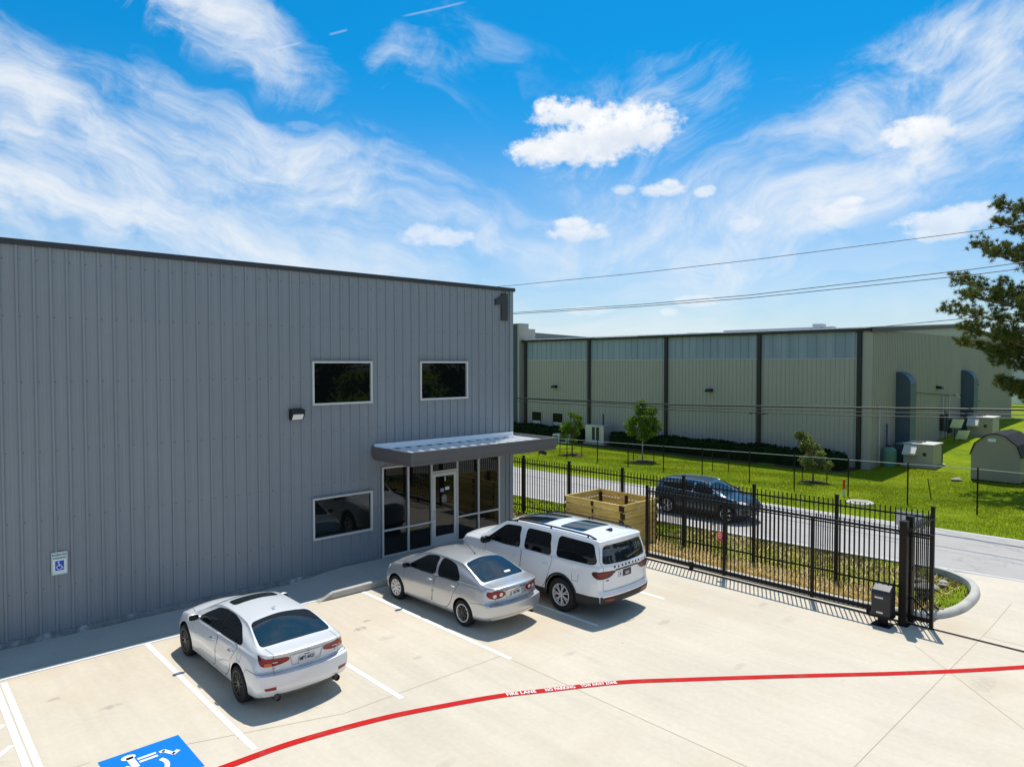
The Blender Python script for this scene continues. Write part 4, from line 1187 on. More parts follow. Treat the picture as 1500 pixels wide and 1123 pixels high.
# ------------------------------------------------------------------ small things on the lawn
t = thing('marker_post', 'orange and white marker post beside the round concrete cover', 'marker', (34.05, 13.35, gz(34.05)-.05))
mat('orange', (.75, .10, .01), .5)
mb = MB(); mb.tube([(0, 0, 0), (0, 0, .36)], .055, 10); mb.build('post', 'sign_white', t, smooth=50); mb = MB(); mb.tube([(0, 0, .362), (0, 0, .82), (0, 0, .85)], [.06, .06, .03], 10); mb.build('sleeve', 'orange', t, smooth=50)
mb = MB(); mb.lathe([(0, -.2), (.58, -.2), (.56, .10), (.52, .13), (0, .14)], (32.1, 11.9, gz(32.1)), (0, 0, 1), 28)
mh = mb.build('manhole_ring', 'kerb_concrete', smooth=40); tag(mh, 'round pale concrete utility cover in the grass by the road', 'utility cover')
mb = MB(); mb.lathe([(.33, 0), (.33, .012), (0, .012)], (32.1, 11.9, gz(32.1)+.14), (0, 0, 1), 24); o = mb.build('cover', 'stone', mh)
t = thing('yard_sign', 'white board sign on thin legs standing by the far road edge', 'sign', (27.3, 8.4, -.1))
mb = MB(); mb.box(-.012, .012, -.5, .5, .25, .78); mb.build('board', 'galv', t); mb = MB(); mb.box(-.01, .01, -.38, -.36, 0, .25); mb.build('leg', 'unit_dark', t); mb = MB(); mb.box(-.01, .01, .36, .38, 0, .25); mb.build('leg', 'unit_dark', t)
mb = MB(); mb.tube([(36.95, 10.45, gz(37)-.1), (36.9, 10.62, gz(37)+1.05)], .025, 6); tag(mb.build('stake', 'timber_dark'), 'lone leaning stake in the open grass right of the orange marker', 'stake')
def rock(name, label, loc, s, seed, m='stone', group=None):
    b = bmesh.new(); bmesh.ops.create_icosphere(b, subdivisions=3, radius=1); R_ = random.Random(seed)
    ph = [R_.random()*6 for _ in range(6)]
    for v in b.verts:
        f = 1+.18*math.sin(v.co.x*3+ph[0])*math.sin(v.co.y*3.3+ph[1])+.14*math.sin(v.co.z*4+ph[2]+v.co.x*2)+.06*math.sin(v.co.x*9+ph[3])*math.sin(v.co.y*8+ph[4])
        v.co = Vector((v.co.x*s[0], v.co.y*s[1], v.co.z*s[2]))*f
    me = bpy.data.meshes.new(name); b.to_mesh(me); b.free(); me.materials.append(MATS[m])
    for p in me.polygons: p.use_smooth = False
    o = bpy.data.objects.new(name, me); COL.objects.link(o); o.location = loc; o.rotation_euler = (0, 0, R_.random()*6)
    return tag(o, label, 'rock', group)
rock('rock', 'pale flat stone in the grass left of the shed', (46.0, 11.75, gz(46)+.03), (.30, .26, .14), 3)
rock('rock', 'largest flat rock in the grass of the kerbed island', (20.65, 5.95, .05), (.34, .20, .075), 4)
rock('rock', 'rock between the largest island rock and the kerb nose', (21.35, 5.72, .03), (.18, .13, .07), 5)
rock('rock', 'small rock behind the largest rock in the kerbed island', (21.15, 6.25, .03), (.20, .14, .06), 6)
rock('rock', 'dark stone beside the fence end post in the island', (19.75, 5.75, .07), (.15, .12, .13), 8, 'unit_dark')

# ------------------------------------------------------------------ trees
def leaf_mat(name, c1, c2, trans=.35):
    m = bpy.data.materials.new(name); m.use_nodes = True; nt = m.node_tree; X.nt = nt
    p = nt.nodes['Principled BSDF']; p.inputs['Roughness'].default_value = .5; p.inputs['Specular IOR Level'].default_value = .35
    g = nt.nodes.new('ShaderNodeNewGeometry'); x, y, z = sep(X(g.outputs['Position']))
    n = noise(vec(x*2.2, y*2.2, z*2.2), 1.0, 3); r = X(g.outputs['Random Per Island'])
    c = mixc((n*.6+r*.5).step(.25, .8), c1, c2)
    nt.links.new(c.s, p.inputs['Base Color'])
    tr = nt.nodes.new('ShaderNodeBsdfTranslucent'); c2_ = mixc(.5, c, (c2[0]*1.7, c2[1]*1.6, c2[2]*.6)); nt.links.new(c2_.s, tr.inputs[0])
    mx = nt.nodes.new('ShaderNodeMixShader'); mx.inputs[0].default_value = trans
    nt.links.new(p.outputs[0], mx.inputs[1]); nt.links.new(tr.outputs[0], mx.inputs[2]); nt.links.new(mx.outputs[0], nt.nodes['Material Output'].inputs[0])
    MATS[name] = m
leaf_mat('young_leaf', (.035, .085, .005), (.15, .24, .012), .3)
leaf_mat('shrub_leaf', (.06, .10, .03), (.20, .23, .07), .3)
leaf_mat('pine_needle', (.03, .055, .010), (.15, .165, .025), .25)
leaf_mat('wood_leaf', (.010, .022, .006), (.03, .05, .012), .1)
leaf_mat('grass_blade', (.13, .19, .003), (.28, .33, .008), .3)
leaf_mat('straw', (.36, .25, .065), (.82, .63, .26), .1)
leaf_mat('weed_blade', (.045, .058, .010), (.12, .12, .022), .06)

def young_tree(loc, trunk_h, clumps, nleaf, size, label, trunk_m='bark', lean=(0, 0), leafm='young_leaf'):
    t = thing('young_tree', label, 'tree', loc)
    mb = MB(); top = Vector((lean[0], lean[1], trunk_h))
    mb.tube([(0, 0, -.15), (.01, .01, trunk_h*.5), top, top+Vector((lean[0]*.3, lean[1]*.3, .6))], [.055, .045, .035, .015], 8)
    mb.build('trunk', trunk_m, t, smooth=60)
    mb = MB(); P = []
    for (cx, cy, cz, r, k) in clumps:
        c = Vector((cx, cy, cz)); a = top*random.uniform(.75, 1.0)
        mb.tube([a, a.lerp(c, .5)+Vector((0, 0, .05)), c], [.022, .014, .006], 5)
        n = int(nleaf*k)
        d = RNG.normal(size=(n, 3)); d /= np.linalg.norm(d, axis=1)[:, None]
        rr = r*RNG.random(n)**.45
        P.append(np.array(c)+d*rr[:, None]*np.array([1, 1, .85]))
    mb.build('limbs', trunk_m, t, smooth=60)
    V, F = leaf_quads(np.concatenate(P), size, .3); big('crown', V, F, leafm, parent=t)
    # mulch ring
    mb = MB(); mb.lathe([(.95, -.05), (.8, .05), (.3, .09), (0, .10)], (0, 0, 0), (0, 0, 1), 22); mb.build('mulch_ring', 'soil', t, smooth=60)
    return t
def crown(n, cz, rx, rz, r0, r1, seed, lean=0, ax=0):
    R_ = random.Random(seed); out = []
    for i in range(n):
        a = R_.random()*6.28; h = R_.uniform(-1, 1); q = math.sqrt(max(0, 1-h*h))*R_.uniform(.45, 1)
        r = R_.uniform(r0, r1)*(1-.25*max(0, h))
        out.append((math.cos(a)*q*rx*(1-.25*h)+lean*(h+1)*.5, math.sin(a)*q*rx*(1-.25*h), cz+h*rz, r, (r/r1)**2))
    return out
young_tree((36.4, 32.8, -.48), 1.5, crown(30, 2.05, .85, 1.0, .18, .36, 1)+[(0, 0, 1.9, .5, 1.2)], 260, .062, 'young tree on the lawn in front of the small windows, leftmost of three')
young_tree((37.84, 27.83, -.57), 1.85, crown(40, 2.75, 1.08, 1.2, .22, .44, 2)+[(0, 0, 2.5, .65, 1.6), (0, 0, 3.3, .5, 1)], 330, .066, 'tallest young tree on the lawn, full green crown on a pale trunk', 'pale_bark')
young_tree((38.04, 16.56, -.60), 1.3, [(x-.35*(z-1.4), y+.35*(z-1.4), z, r, k) for x, y, z, r, k in crown(34, 1.75, .78, 1.0, .20, .38, 5)]+[(.1, -.1, 1.3, .5, 1)], 260, .062, 'leaning young tree with whitish leaves on the lawn right of the parked dark car', 'bark', (0, 0), 'shrub_leaf')
for i, (x, y, lab) in enumerate([(35.9, 33.5, 'left stake of the leftmost young tree'), (36.6, 32.1, 'right stake of the leftmost young tree'), (37.67, 28.45, 'left stake of the tallest young tree'), (38.3, 27.25, 'right stake of the tallest young tree'),
                         (38.0, 17.15, 'left stake of the leaning young tree'), (38.6, 16.05, 'right stake of the leaning young tree'), (37.8, 22.6, 'left stake of the empty planting spot on the lawn'), (38.2, 21.75, 'right stake of the empty planting spot on the lawn')]):
    mb = MB(); mb.tube([(x, y, gz(x)-.1), (x+.02, y, gz(x)+1.15)], .026, 6); tag(mb.build('tree_stake', 'timber_dark'), lab, 'stake', 'stakes on the lawn')

def pine():
    bx, by = 47.0, 6.15; zb = gz(bx)
    t = thing('pine_tree', 'tall dark pine with open tiers of needle tufts at the right', 'tree', (bx, by, zb))
    mb = MB(); R_ = random.Random(21)
    tr = [(0, 0, -.2), (.05, .02, 4), (.0, .1, 9), (-.05, .05, 14), (0, 0, 18.5)]
    mb.tube(tr, [.30, .26, .20, .13, .03], 10); mb.build('trunk', 'bark', t, smooth=60)
    left = Vector((-.731, .682, 0)); fwd = Vector((.682, .731, 0))
    tips = []
    # (tip height above the lawn datum, reach, angle off 'left' in degrees)
    spec = [(15.8, 2.6, 5), (15.2, 2.4, 60), (14.3, 4.4, -8), (13.6, 3.8, 40), (13.2, 5.0, 4), (12.4, 5.0, -28), (11.6, 5.6, 6), (11.0, 5.2, 34), (10.4, 6.2, -14), (9.5, 6.9, 4), (9.0, 6.4, -30), (8.7, 6.0, 28), (7.9, 6.5, -4), (7.4, 6.3, 16), (7.0, 5.6, -34), (6.3, 5.4, 5), (5.9, 4.8, 30), (4.9, 4.2, -6), (4.5, 4.6, 18), (4.6, 3.6, -40)]
    for z in np.arange(4.5, 16.5, .55):
        spec.append((z, 5.6*(1-max(0, z-9)/10)*R_.uniform(.7, 1), R_.uniform(60, 300)))
    mb = MB(); C = []
    for (z, L, ang) in spec:
        z = z-zb+.0
        d = Matrix.Rotation(rad(ang), 3, 'Z') @ left
        root = Vector((0, 0, z-.9+R_.uniform(-.3, .3))); tip = d*L+Vector((0, 0, z))
        mid = root.lerp(tip, .55)+Vector((0, 0, -.30))
        pts = [root, root.lerp(mid, .5)+Vector((0, 0, -.06)), mid, mid.lerp(tip, .55)+Vector((0, 0, -.05)), tip]
        mb.tube(pts, [.075, .06, .045, .03, .012], 6)
        side = Vector((-d.y, d.x, 0))
        nb = int(8+L*2.3)
        for k in range(nb):
            f = .30+.70*(k+R_.random()*.6)/nb
            q = mid.lerp(tip, (f-.55)/.45) if f > .55 else root.lerp(mid, f/.55)
            w = (1.15-f)*L*.34+.25
            e = q+side*R_.choice((-1, 1))*R_.uniform(.25, 1)*w+d*R_.uniform(.1, .6)*w+Vector((0, 0, R_.uniform(.0, .45)))
            mb.tube([q, q.lerp(e, .6), e], [.022, .015, .006], 4)
            for _ in range(8):
                g = q.lerp(e, R_.uniform(.40, 1.10))+Vector((R_.gauss(0, .16), R_.gauss(0, .16), R_.gauss(.10, .16)))
                C.append(g)
        C += [tip, tip+d*.12+Vector((0, 0, .1)), tip-d*.25+side*.15]
    mb.build('limbs', 'bark', t, smooth=60)
    C = np.array([tuple(c) for c in C]); n = len(C); K = 46
    c = np.repeat(C, K, 0); dirs = RNG.normal(size=(n*K, 3)); dirs[:, 2] += .55; dirs /= np.linalg.norm(dirs, axis=1)[:, None]
    s = RNG.normal(size=(n*K, 3)); s -= dirs*(s*dirs).sum(1)[:, None]; s /= np.linalg.norm(s, axis=1)[:, None]
    L = (.13+.12*RNG.random(n*K))[:, None]; w = .0125
    a = c+dirs*L*.12
    V = np.stack([a-s*w, a+s*w, a+dirs*L], 1).reshape(-1, 3)
    big('crown', V, np.arange(len(V)).reshape(-1, 3), 'pine_needle', parent=t)
pine()

# ------------------------------------------------------------------ things far beyond, right of the warehouse
t = thing('warehouse', 'pale distant warehouse seen behind the pine', 'building', (122, 8, .5))
mb = MB(); mb.box(0, 30, -30, 40, 0, 8.2); mb.build('wall', 'unit_top', t); mb = MB(); mb.prism([(-30.3, 8.0), (40.3, 8.0), (40.3, 8.3), (5, 9.6), (-30.3, 8.3)], 'x', -.3, 30.3); mb.build('roof', 'roof_metal', t)
mb = MB()
for k in range(9): mb.box(-.03, -.005, -28+k*7.5, -24.5+k*7.5, .2, 4.0)
mb.build('loading_door', 'galv', t)
t = thing('hedge', 'dark shrub row far off along the pale distant warehouse', 'hedge', (0, 0, 0))
N = 5000; P = np.stack([112+RNG.normal(size=N)*.7, RNG.random(N)*70-22, .6+RNG.random(N)**.7*1.7], 1); V, F = leaf_quads(P, .28); big('foliage', V, F, 'hedge_leaf', parent=t)
t = thing('delivery_van', 'tiny white van far off beyond the right end of the beige warehouse', 'van', (103.5, 19.5, .6), 0)
mb = MB(); mb.prism([(-2.4, .35), (2.4, .35), (2.45, 1.0), (1.9, 1.35), (1.4, 2.1), (-2.4, 2.15)], 'x', -.95, .95)
V = [(p[1], p[0], p[2]) for p in mb.v]; m2 = MB(); m2.add(mb.v, mb.f); m2.build('body', 'sign_white', t, bevel=.06)
mb = MB(); mb.box(-.96, -.951, .9, 1.6, 1.35, 1.85); mb.build('side_window', 'window_dark', t)
for y in (-1.5, 1.5):
    mb = MB(); mb.lathe([(0, -.1), (.36, -.1), (.36, .1), (0, .1)], (-.9, y, .36), (1, 0, 0), 16); mb.build('wheel', 'black_plastic', t)

# a row of trees behind the viewpoint, seen only mirrored in the dark glass
def woodland():
    P = []; mb = MB()
    for i in range(16):
        x = -10+i*8.5+random.uniform(-2, 2); y = -52+random.uniform(-5, 5); h = random.uniform(8, 13)
        mb.tube([(x, y, 0), (x, y, h*.6)], [.3, .12], 6)
        for k in range(22):
            c = np.array([x+random.gauss(0, 2.2), y+random.gauss(0, 2.0), h*random.uniform(.04, 1.0)]); n = 130
            P.append(c+RNG.normal(size=(n, 3))*np.array([.9, .9, .7]))
    P = np.concatenate(P); V, F = leaf_quads(P, .32)
    n0 = len(V); V = np.concatenate([V, np.array([tuple(v) for v in mb.v])])
    quads = [f for f in mb.f if len(f) == 4]
    F = np.concatenate([F, np.array(quads)+n0]); mi = np.array([0]*(len(F)-len(quads))+[1]*len(quads))
    o = big('woodland', V, F, ['wood_leaf', 'bark'], mi=mi); tag(o, 'far row of leafy trees mirrored in the upper windows', 'trees', kind='stuff')
woodland()

# ------------------------------------------------------------------ grass blades
def blades(name, label, n, area, zf, size, m, keep=None, spread=1.0):
    x0, x1, y0, y1 = area
    P = np.stack([RNG.random(n)*(x1-x0)+x0, RNG.random(n)*(y1-y0)+y0], 1)
    if keep is not None: P = P[np.array([keep(a, b) for a, b in P])]
    n = len(P); z = np.array([zf(a, b) for a, b in P])
    base = np.column_stack([P, z])
    th = RNG.random(n)*6.283; dx = np.column_stack([np.cos(th), np.sin(th), np.zeros(n)])
    h = (size*(.5+RNG.random(n)))[:, None]; w = .012+.25*h*.12
    lean = RNG.normal(size=(n, 3))*.45*spread; lean[:, 2] = 1
    V = np.stack([base-dx*w, base+dx*w, base+lean*h], 1).reshape(-1, 3)
    o = big(name, V, np.arange(3*n).reshape(n, 3), m); tag(o, label, 'grass', kind='stuff'); return o
def in_verge(x, y):
    if y < 4.95: return False
    if y > 16 and x < 17.2: return False
    a = kerb_x(y)+.06 if y < 16 else 17.0
    if y < 5.2 and x < 19.0: return False
    b = xat(ROAD_N, y)-.05 if y > 6.3 else float(np.interp(y, [4.9, 5.1, 5.5, 6.3], [20.9, 21.6, 22.1, 22.7]))
    if 17.5 < x < 19.3 and 13.6 < y < 16: return False
    return a < x < b
nz = lambda x, y: math.sin(x*2.1+y*1.3)*.5+math.sin(y*3.7-x*1.9)*.5
blades('grass', 'green weedy grass on the strip between the fence and the road', 42000, (17.0, 23.2, 4.9, 34), verge_z, .075, 'weed_blade', lambda x, y: in_verge(x, y) and (x > 19.3+.4*nz(x, y) or random.random() < .16 or y > 14.5))
blades('dry_grass', 'dry yellow straw weeds along the kerb behind the gate', 52000, (17.8, 22.4, 5.4, 14.2), verge_z, .075, 'straw', lambda x, y: in_verge(x, y) and (x < 19.5+.55*nz(x, y) or random.random() < .30) and (y > 6.5 or random.random() < .6), 2.8)
blades('grass', 'mown bright green lawn around the far warehouse', 210000, (29.0, 48, -2, 38), lambda x, y: gz(x)+.05*math.sin(x*.9+y*.37)*math.sin(y*.6-x*.2)-.005, .055, 'grass_blade', lambda x, y: x > xat(ROAD_F, y)+.08 and not (x > 43.8 and y > 17.2))
# ------------------------------------------------------------------ vehicles
def paint(name, base, metal=0.0, rough=.35, flake=0.0):
    def fn(pos):
        x, y, z = sep(pos)
        n = noise(vec(x*260, y*260, z*260), 1.0, 1)
        f = 1.0+(n-.5)*flake
        d = noise(vec(x*5, y*5, z*9), 1.0, 5, .65).step(.5, .85, 0, .10)
        c = mixc(1.0, base, vec(f, f, f), 'MULTIPLY')
        # road dust low on the body
        low = z.step(.15, .50, .20, 0)*noise(vec(x*9, y*9, z*5), 1.0, 4).step(.3, .7)
        c = mixc(low+d*.5, c, (.36, .32, .26))
        return c, None
    mat(name, rough=rough, metal=metal, spec=.5, coat=1.0, coat_rough=.02, fn=fn)
paint('paint_pearl', (.70, .71, .72), .12, .32, .12)
paint('paint_silver', (.53, .545, .56), .65, .34, .30)
paint('paint_white', (.78, .79, .80), .0, .35, .0)
paint('paint_slate', (.035, .065, .092), .55, .30, .35)
mat('car_glass', (.004, .005, .006), .015, spec=.5, ior=1.45)
mat('rear_glass', (.012, .017, .024), .015, spec=.5, ior=1.75)
mat('seam', (.02, .02, .02), .7, spec=.2)
mat('tyre', (.016, .016, .017), .75, spec=.3)
mat('rim_silver', (.66, .66, .66), .35, metal=.45)
mat('rim_black', (.014, .014, .015), .3, spec=.5)
mat('rim_dark', (.05, .05, .052), .4, metal=.5)
mat('rim_bronze', (.10, .095, .085), .35, metal=.6)
mat('chrome', (.75, .76, .77), .12, metal=1.0)
mat('lamp_red', (.24, .003, .006), .15, spec=.35, coat=.25)
mat('lamp_dark_red', (.085, .010, .010), .15, spec=.35, coat=.3)
mat('lamp_amber', (.55, .13, .03), .15, spec=.6, coat=1.0)
mat('lamp_clear', (.75, .70, .68), .12, spec=.6, coat=1.0)
mat('plate_white', (.62, .63, .64), .45)
mat('plate_text', (.02, .022, .04), .5)
mat('well_black', (.006, .006, .006), .9, spec=.1)
mat('cladding', (.022, .022, .023), .55, spec=.35)

def pchip(keys):
    xs = np.array([k[0] for k in keys], float); ys = np.array([k[1] for k in keys], float)
    h = np.diff(xs); dl = np.diff(ys)/h; n = len(xs); d = np.zeros(n)
    for i in range(1, n-1):
        if dl[i-1]*dl[i] > 0:
            w1, w2 = 2*h[i]+h[i-1], h[i]+2*h[i-1]; d[i] = (w1+w2)/(w1/dl[i-1]+w2/dl[i])
    d[0] = dl[0]; d[-1] = dl[-1]
    def f(x):
        x = min(max(x, xs[0]), xs[-1]); i = min(max(np.searchsorted(xs, x)-1, 0), n-2)
        t = (x-xs[i])/h[i]; t2, t3 = t*t, t*t*t
        return float(ys[i]*(2*t3-3*t2+1)+h[i]*d[i]*(t3-2*t2+t)+ys[i+1]*(-2*t3+3*t2)+h[i]*d[i+1]*(t3-t2))
    return f

class Car:
    def __init__(s, name, label, cat, loc, rz, spec, paint_):
        s.sp = spec; s.pt = paint_
        s.root = thing(name, label, cat, loc, rz)
        s.c = {k: pchip(v) for k, v in spec['curves'].items()}
        s.xr0, s.xf0 = spec['curves']['zc'][0][0], spec['curves']['zc'][-1][0]
        s.pr, s.pf = pchip(spec['rear']), pchip(spec['front'])
        s.shell()
    def ring(s, X):
        c = {k: f(X) for k, f in s.c.items()}
        zb, zc, zs, zr = c['zb'], c['zc'], c['zs'], c['zc']-c['cr']
        wm, ws, wr = c['wm'], c['ws'], c['wr']
        zs = min(zs, zr-.015)
        zm = min(s.sp.get('zm', .58), zb+(zs-zb)*.62)
        g = s.sp.get('bow', .018)
        up = max(0, min(1, (zr-zs-.05)/.25))
        ctl = [(wm-.07, zb), (wm-.03, zb+.05), (wm-.012, zb+(zm-zb)*.5), (wm, zm), (wm-.010-(wm-ws)*.25, zm+(zs-zm)*.55), (ws, zs), (ws-.012-(ws-wr)*.06, zs+min(.022, (zr-zs)*.4)),
               ((ws+wr)/2+g*up, zs+(zr-zs)*.5), (wr+.012, zr-.045*up-.004), (wr-.012, zr)]
        k = len(ctl); fy = pchip(list(zip(range(k), [p[0] for p in ctl]))); fz_ = pchip(list(zip(range(k), [p[1] for p in ctl])))
        T = [i/4 for i in range(4*(k-1)+1)]
        side = [(fy(t), fz_(t)) for t in T]
        FR = [.97, .92, .82, .66, .45, .22, 0.0]
        wt = side[-1][0]
        top = [(wt*f, zr+(zc-zr)*(1-f**2.0)) for f in FR]
        wb = side[0][0]
        bot = [(wb*f, zb) for f in FR[::-1]]
        return bot, side, top, FR
    def xo(s, X, y, z, w):
        L = .55
        u = (X-s.xr0); v = (s.xf0-X)
        fy = min(1, abs(y)/max(w, .01))
        out = 0
        if u < L: out += (s.pr(z)+s.sp['bulge_r']*fy**2.6)*(1-u/L)**1.6
        if v < L*1.3: out -= (s.pf(z)+s.sp['bulge_f']*fy**2.4)*(1-v/(L*1.3))**1.6
        return X+out
    def shell(s):
        N = 92
        tt = np.linspace(0, 1, N); tt = .5-.5*np.cos(np.pi*tt); tt = .6*tt+.4*np.linspace(0, 1, N)
        V = []; F = []
        rings = []
        for t in tt:
            X_ = s.xr0+(s.xf0-s.xr0)*t
            bot, side, top, FR = s.ring(X_)
            half = bot+side+top
            w = max(p[0] for p in side)
            pts = [(s.xo(X_, y, z, w), y, z) for y, z in half]
            other = [(x, -y, z) for x, y, z in pts[1:-1]][::-1]
            rings.append(len(V)); V += pts+other
        M = len(pts)+len(other)
        for i in range(N-1):
            a, b = rings[i], rings[i+1]
            for k in range(M): F.append((a+k, a+(k+1) % M, b+(k+1) % M, b+k))
        mb = MB(); mb.add(V, F)
        # end caps as row/column grids
        for X_, sg in ((s.xr0, 1), (s.xf0, -1)):
            bot, side, top, FR = s.ring(X_); w = max(p[0] for p in side)
            cols = [1.0]+FR; cols = cols+[-c for c in FR[:-1][::-1]]+[-1.0]
            rows = []
            for j, (wy, z) in enumerate(side):
                r = []
                for c in cols:
                    zz = z
                    if j == len(side)-1: zz = z+(top[-1][1]-z)*(1-abs(c)**2)
                    r.append((s.xo(X_, wy*c, zz, w), wy*c, zz))
                rows.append(r)
            o = len(mb.v); nC = len(cols)
            for r in rows: mb.v.extend(r)
            for j in range(len(rows)-1):
                for k in range(nC-1):
                    mb.f.append([o+j*nC+k, o+j*nC+k+1, o+(j+1)*nC+k+1, o+(j+1)*nC+k]); mb.m.append(0)
        me = bpy.data.meshes.new('body'); me.from_pydata(mb.v, [], mb.f)
        b = bmesh.new(); b.from_mesh(me); bmesh.ops.remove_doubles(b, verts=b.verts, dist=.0008); bmesh.ops.recalc_face_normals(b, faces=b.faces)
        s.bvh = BVHTree.FromBMesh(b); b.to_mesh(me); b.free()
        me.materials.append(MATS[s.pt]); me.materials.append(MATS['well_black'])
        o = bpy.data.objects.new('body', me); COL.objects.link(o)
        cut = MB(); R_ = s.sp['arch']
        for ax in s.sp['axles']:
            for sg in (1, -1):
                cut.lathe([(0, .45*sg), (R_, .45*sg), (R_, 1.3*sg), (0, 1.3*sg)], (ax, 0, s.sp['wheel_r']+.01), (0, 1, 0), 40)
        co = cut.build('cutter', ['well_black', 'well_black'])
        bo = o.modifiers.new('cut', 'BOOLEAN'); bo.operation = 'DIFFERENCE'; bo.object = co; bo.solver = 'EXACT'
        bo.material_mode = 'TRANSFER'
        dg = bpy.context.evaluated_depsgraph_get(); me2 = bpy.data.meshes.new_from_object(o.evaluated_get(dg))
        cm = co.data; bpy.data.objects.remove(co); bpy.data.meshes.remove(cm)
        o.modifiers.clear(); o.data = me2; me2.name = 'body'; bpy.data.meshes.remove(me)
        me2.polygons.foreach_set('use_smooth', [True]*len(me2.polygons)); me2.set_sharp_from_angle(angle=rad(38))
        if 'dark' in s.sp:
            me2.materials.append(MATS['cladding']); k = len(me2.materials)-1
            for p_ in me2.polygons:
                if p_.center.z < s.sp['dark'] and p_.material_index == 0: p_.material_index = k
        o.parent = s.root; s.body = o
    # -- pieces laid on the shell
    def hit(s, o, d):
        r = s.bvh.ray_cast(Vector(o), Vector(d))
        if r[0] is None:
            r = s.bvh.find_nearest(Vector(o)+Vector(d)*3)
        n = r[1] if r[1].dot(Vector(d)) <= 0 else -r[1]
        return r[0], n
    def patch(s, pts, d, off=.004, n=26, m=8, rnd=2, skirt=.012, grow=0.0):
        """Polygon of rough 3D points, seen along d, draped over the shell; returns vertices/faces."""
        d = Vector(d).normalized()
        if abs(d.z) > .8: e = Vector((1, 0, 0)); v_ = Vector((0, 1, 0))
        else: e = d.cross(Vector((0, 0, 1))).normalized(); v_ = Vector((0, 0, 1))
        if abs(d.z) <= .8: e = Vector((e.x, e.y, 0))
        P = [(Vector(p).dot(e), Vector(p).dot(v_)) for p in pts]
        if grow:
            cx = sum(p[0] for p in P)/len(P); cy = sum(p[1] for p in P)/len(P)
            P = [(a+grow*(a-cx)/max(.02, math.hypot(a-cx, b-cy)), b+grow*(b-cy)/max(.02, math.hypot(a-cx, b-cy))) for a, b in P]
        cutd = .055
        for _ in range(rnd+1 if rnd else 0):
            Q = []
            for i in range(len(P)):
                a, b = P[i], P[(i+1) % len(P)]
                L_ = max(1e-6, math.hypot(b[0]-a[0], b[1]-a[1]))
                w = min(.27, cutd/L_)
                Q += [(a[0]+(b[0]-a[0])*w, a[1]+(b[1]-a[1])*w), (a[0]+(b[0]-a[0])*(1-w), a[1]+(b[1]-a[1])*(1-w))]
            P = Q; cutd *= .45
        us = [p[0] for p in P]; u0, u1 = min(us), max(us)
        grid = []
        for i in range(n+1):
            t = .5-.5*math.cos(math.pi*i/n); t = .75*t+.25*i/n
            u = u0+(u1-u0)*min(max(t, .0015), .9985)
            ys = []
            for k in range(len(P)):
                a, b = P[k], P[(k+1) % len(P)]
                if (a[0]-u)*(b[0]-u) <= 0 and a[0] != b[0]: ys.append(a[1]+(b[1]-a[1])*(u-a[0])/(b[0]-a[0]))
            lo, hi = (min(ys), max(ys)) if ys else (P[0][1], P[0][1])
            grid.append([(u, lo+(hi-lo)*j/m) for j in range(m+1)])
        V = []; B = []
        for col in grid:
            for (u, v) in col:
                # origin on the ray through (u, v)
                o = e*u+v_*v-d*6
                p, nr = s.hit(o, d)
                if nr.dot(d) > 0: nr = -nr
                V.append(p+nr*off); B.append(p-nr*skirt)
        F = []; w = m+1
        for i in range(n):
            for j in range(m): F.append((i*w+j, (i+1)*w+j, (i+1)*w+j+1, i*w+j+1))
        loop = [i*w for i in range(n+1)]+[n*w+j for j in range(1, m+1)]+[i*w+m for i in range(n-1, -1, -1)]+[j for j in range(m-1, 0, -1)]
        b0 = len(V); V += [B[k] for k in loop]; L = len(loop)
        for k in range(L): F.append((loop[k], b0+k, b0+(k+1) % L, loop[(k+1) % L]))
        return V, F
    def lay(s, name, mt, pts, d, off=.004, parent=None, mirror=False, sides=True, **kw):
        mb = MB(); mb.add(*s.patch(pts, d, off, **kw))
        if mirror:
            mb.add(*s.patch([(x, -y, z) for x, y, z in pts], (d[0], -d[1], d[2]), off, **kw))
        return mb.build(name, mt, parent or s.body, smooth=35)
    def both(s, name, mt, pts, d, off=.004, parent=None, **kw):
        out = []
        for sg in (1, -1):
            out.append(s.lay(name, mt, [(x, y*sg, z) for x, y, z in pts], (d[0], d[1]*sg, d[2]), off, parent, **kw))
        return out
    def strip(s, pts, d, w=.008, off=.0022, n=14):
        """A narrow line draped along a polyline of 3D points."""
        d = Vector(d).normalized(); V = []; F = []
        P = []
        for a, b in zip(pts, pts[1:]):
            for k in range(n): P.append(Vector(a).lerp(Vector(b), k/n))
        P.append(Vector(pts[-1])); Q = []
        for p in P:
            h, nr = s.hit(p-d*(6+p.dot(d)), d)
            if nr.dot(d) > 0: nr = -nr
            Q.append((h, nr))
        for i, (h, nr) in enumerate(Q):
            t = (Q[min(i+1, len(Q)-1)][0]-Q[max(i-1, 0)][0])
            if t.length < 1e-6: t = Vector((1, 0, 0))
            sd = t.normalized().cross(nr)*w/2
            V += [h+nr*off-sd, h+nr*off+sd]
        for i in range(len(Q)-1): F.append((2*i, 2*i+1, 2*i+3, 2*i+2))
        return V, F
    def seams(s, lines, w=.008):
        for pts, d in lines:
            mb = MB(); mb.add(*s.strip(pts, d, w)); mb.build('panel_gap', 'seam', s.body, fix=False)
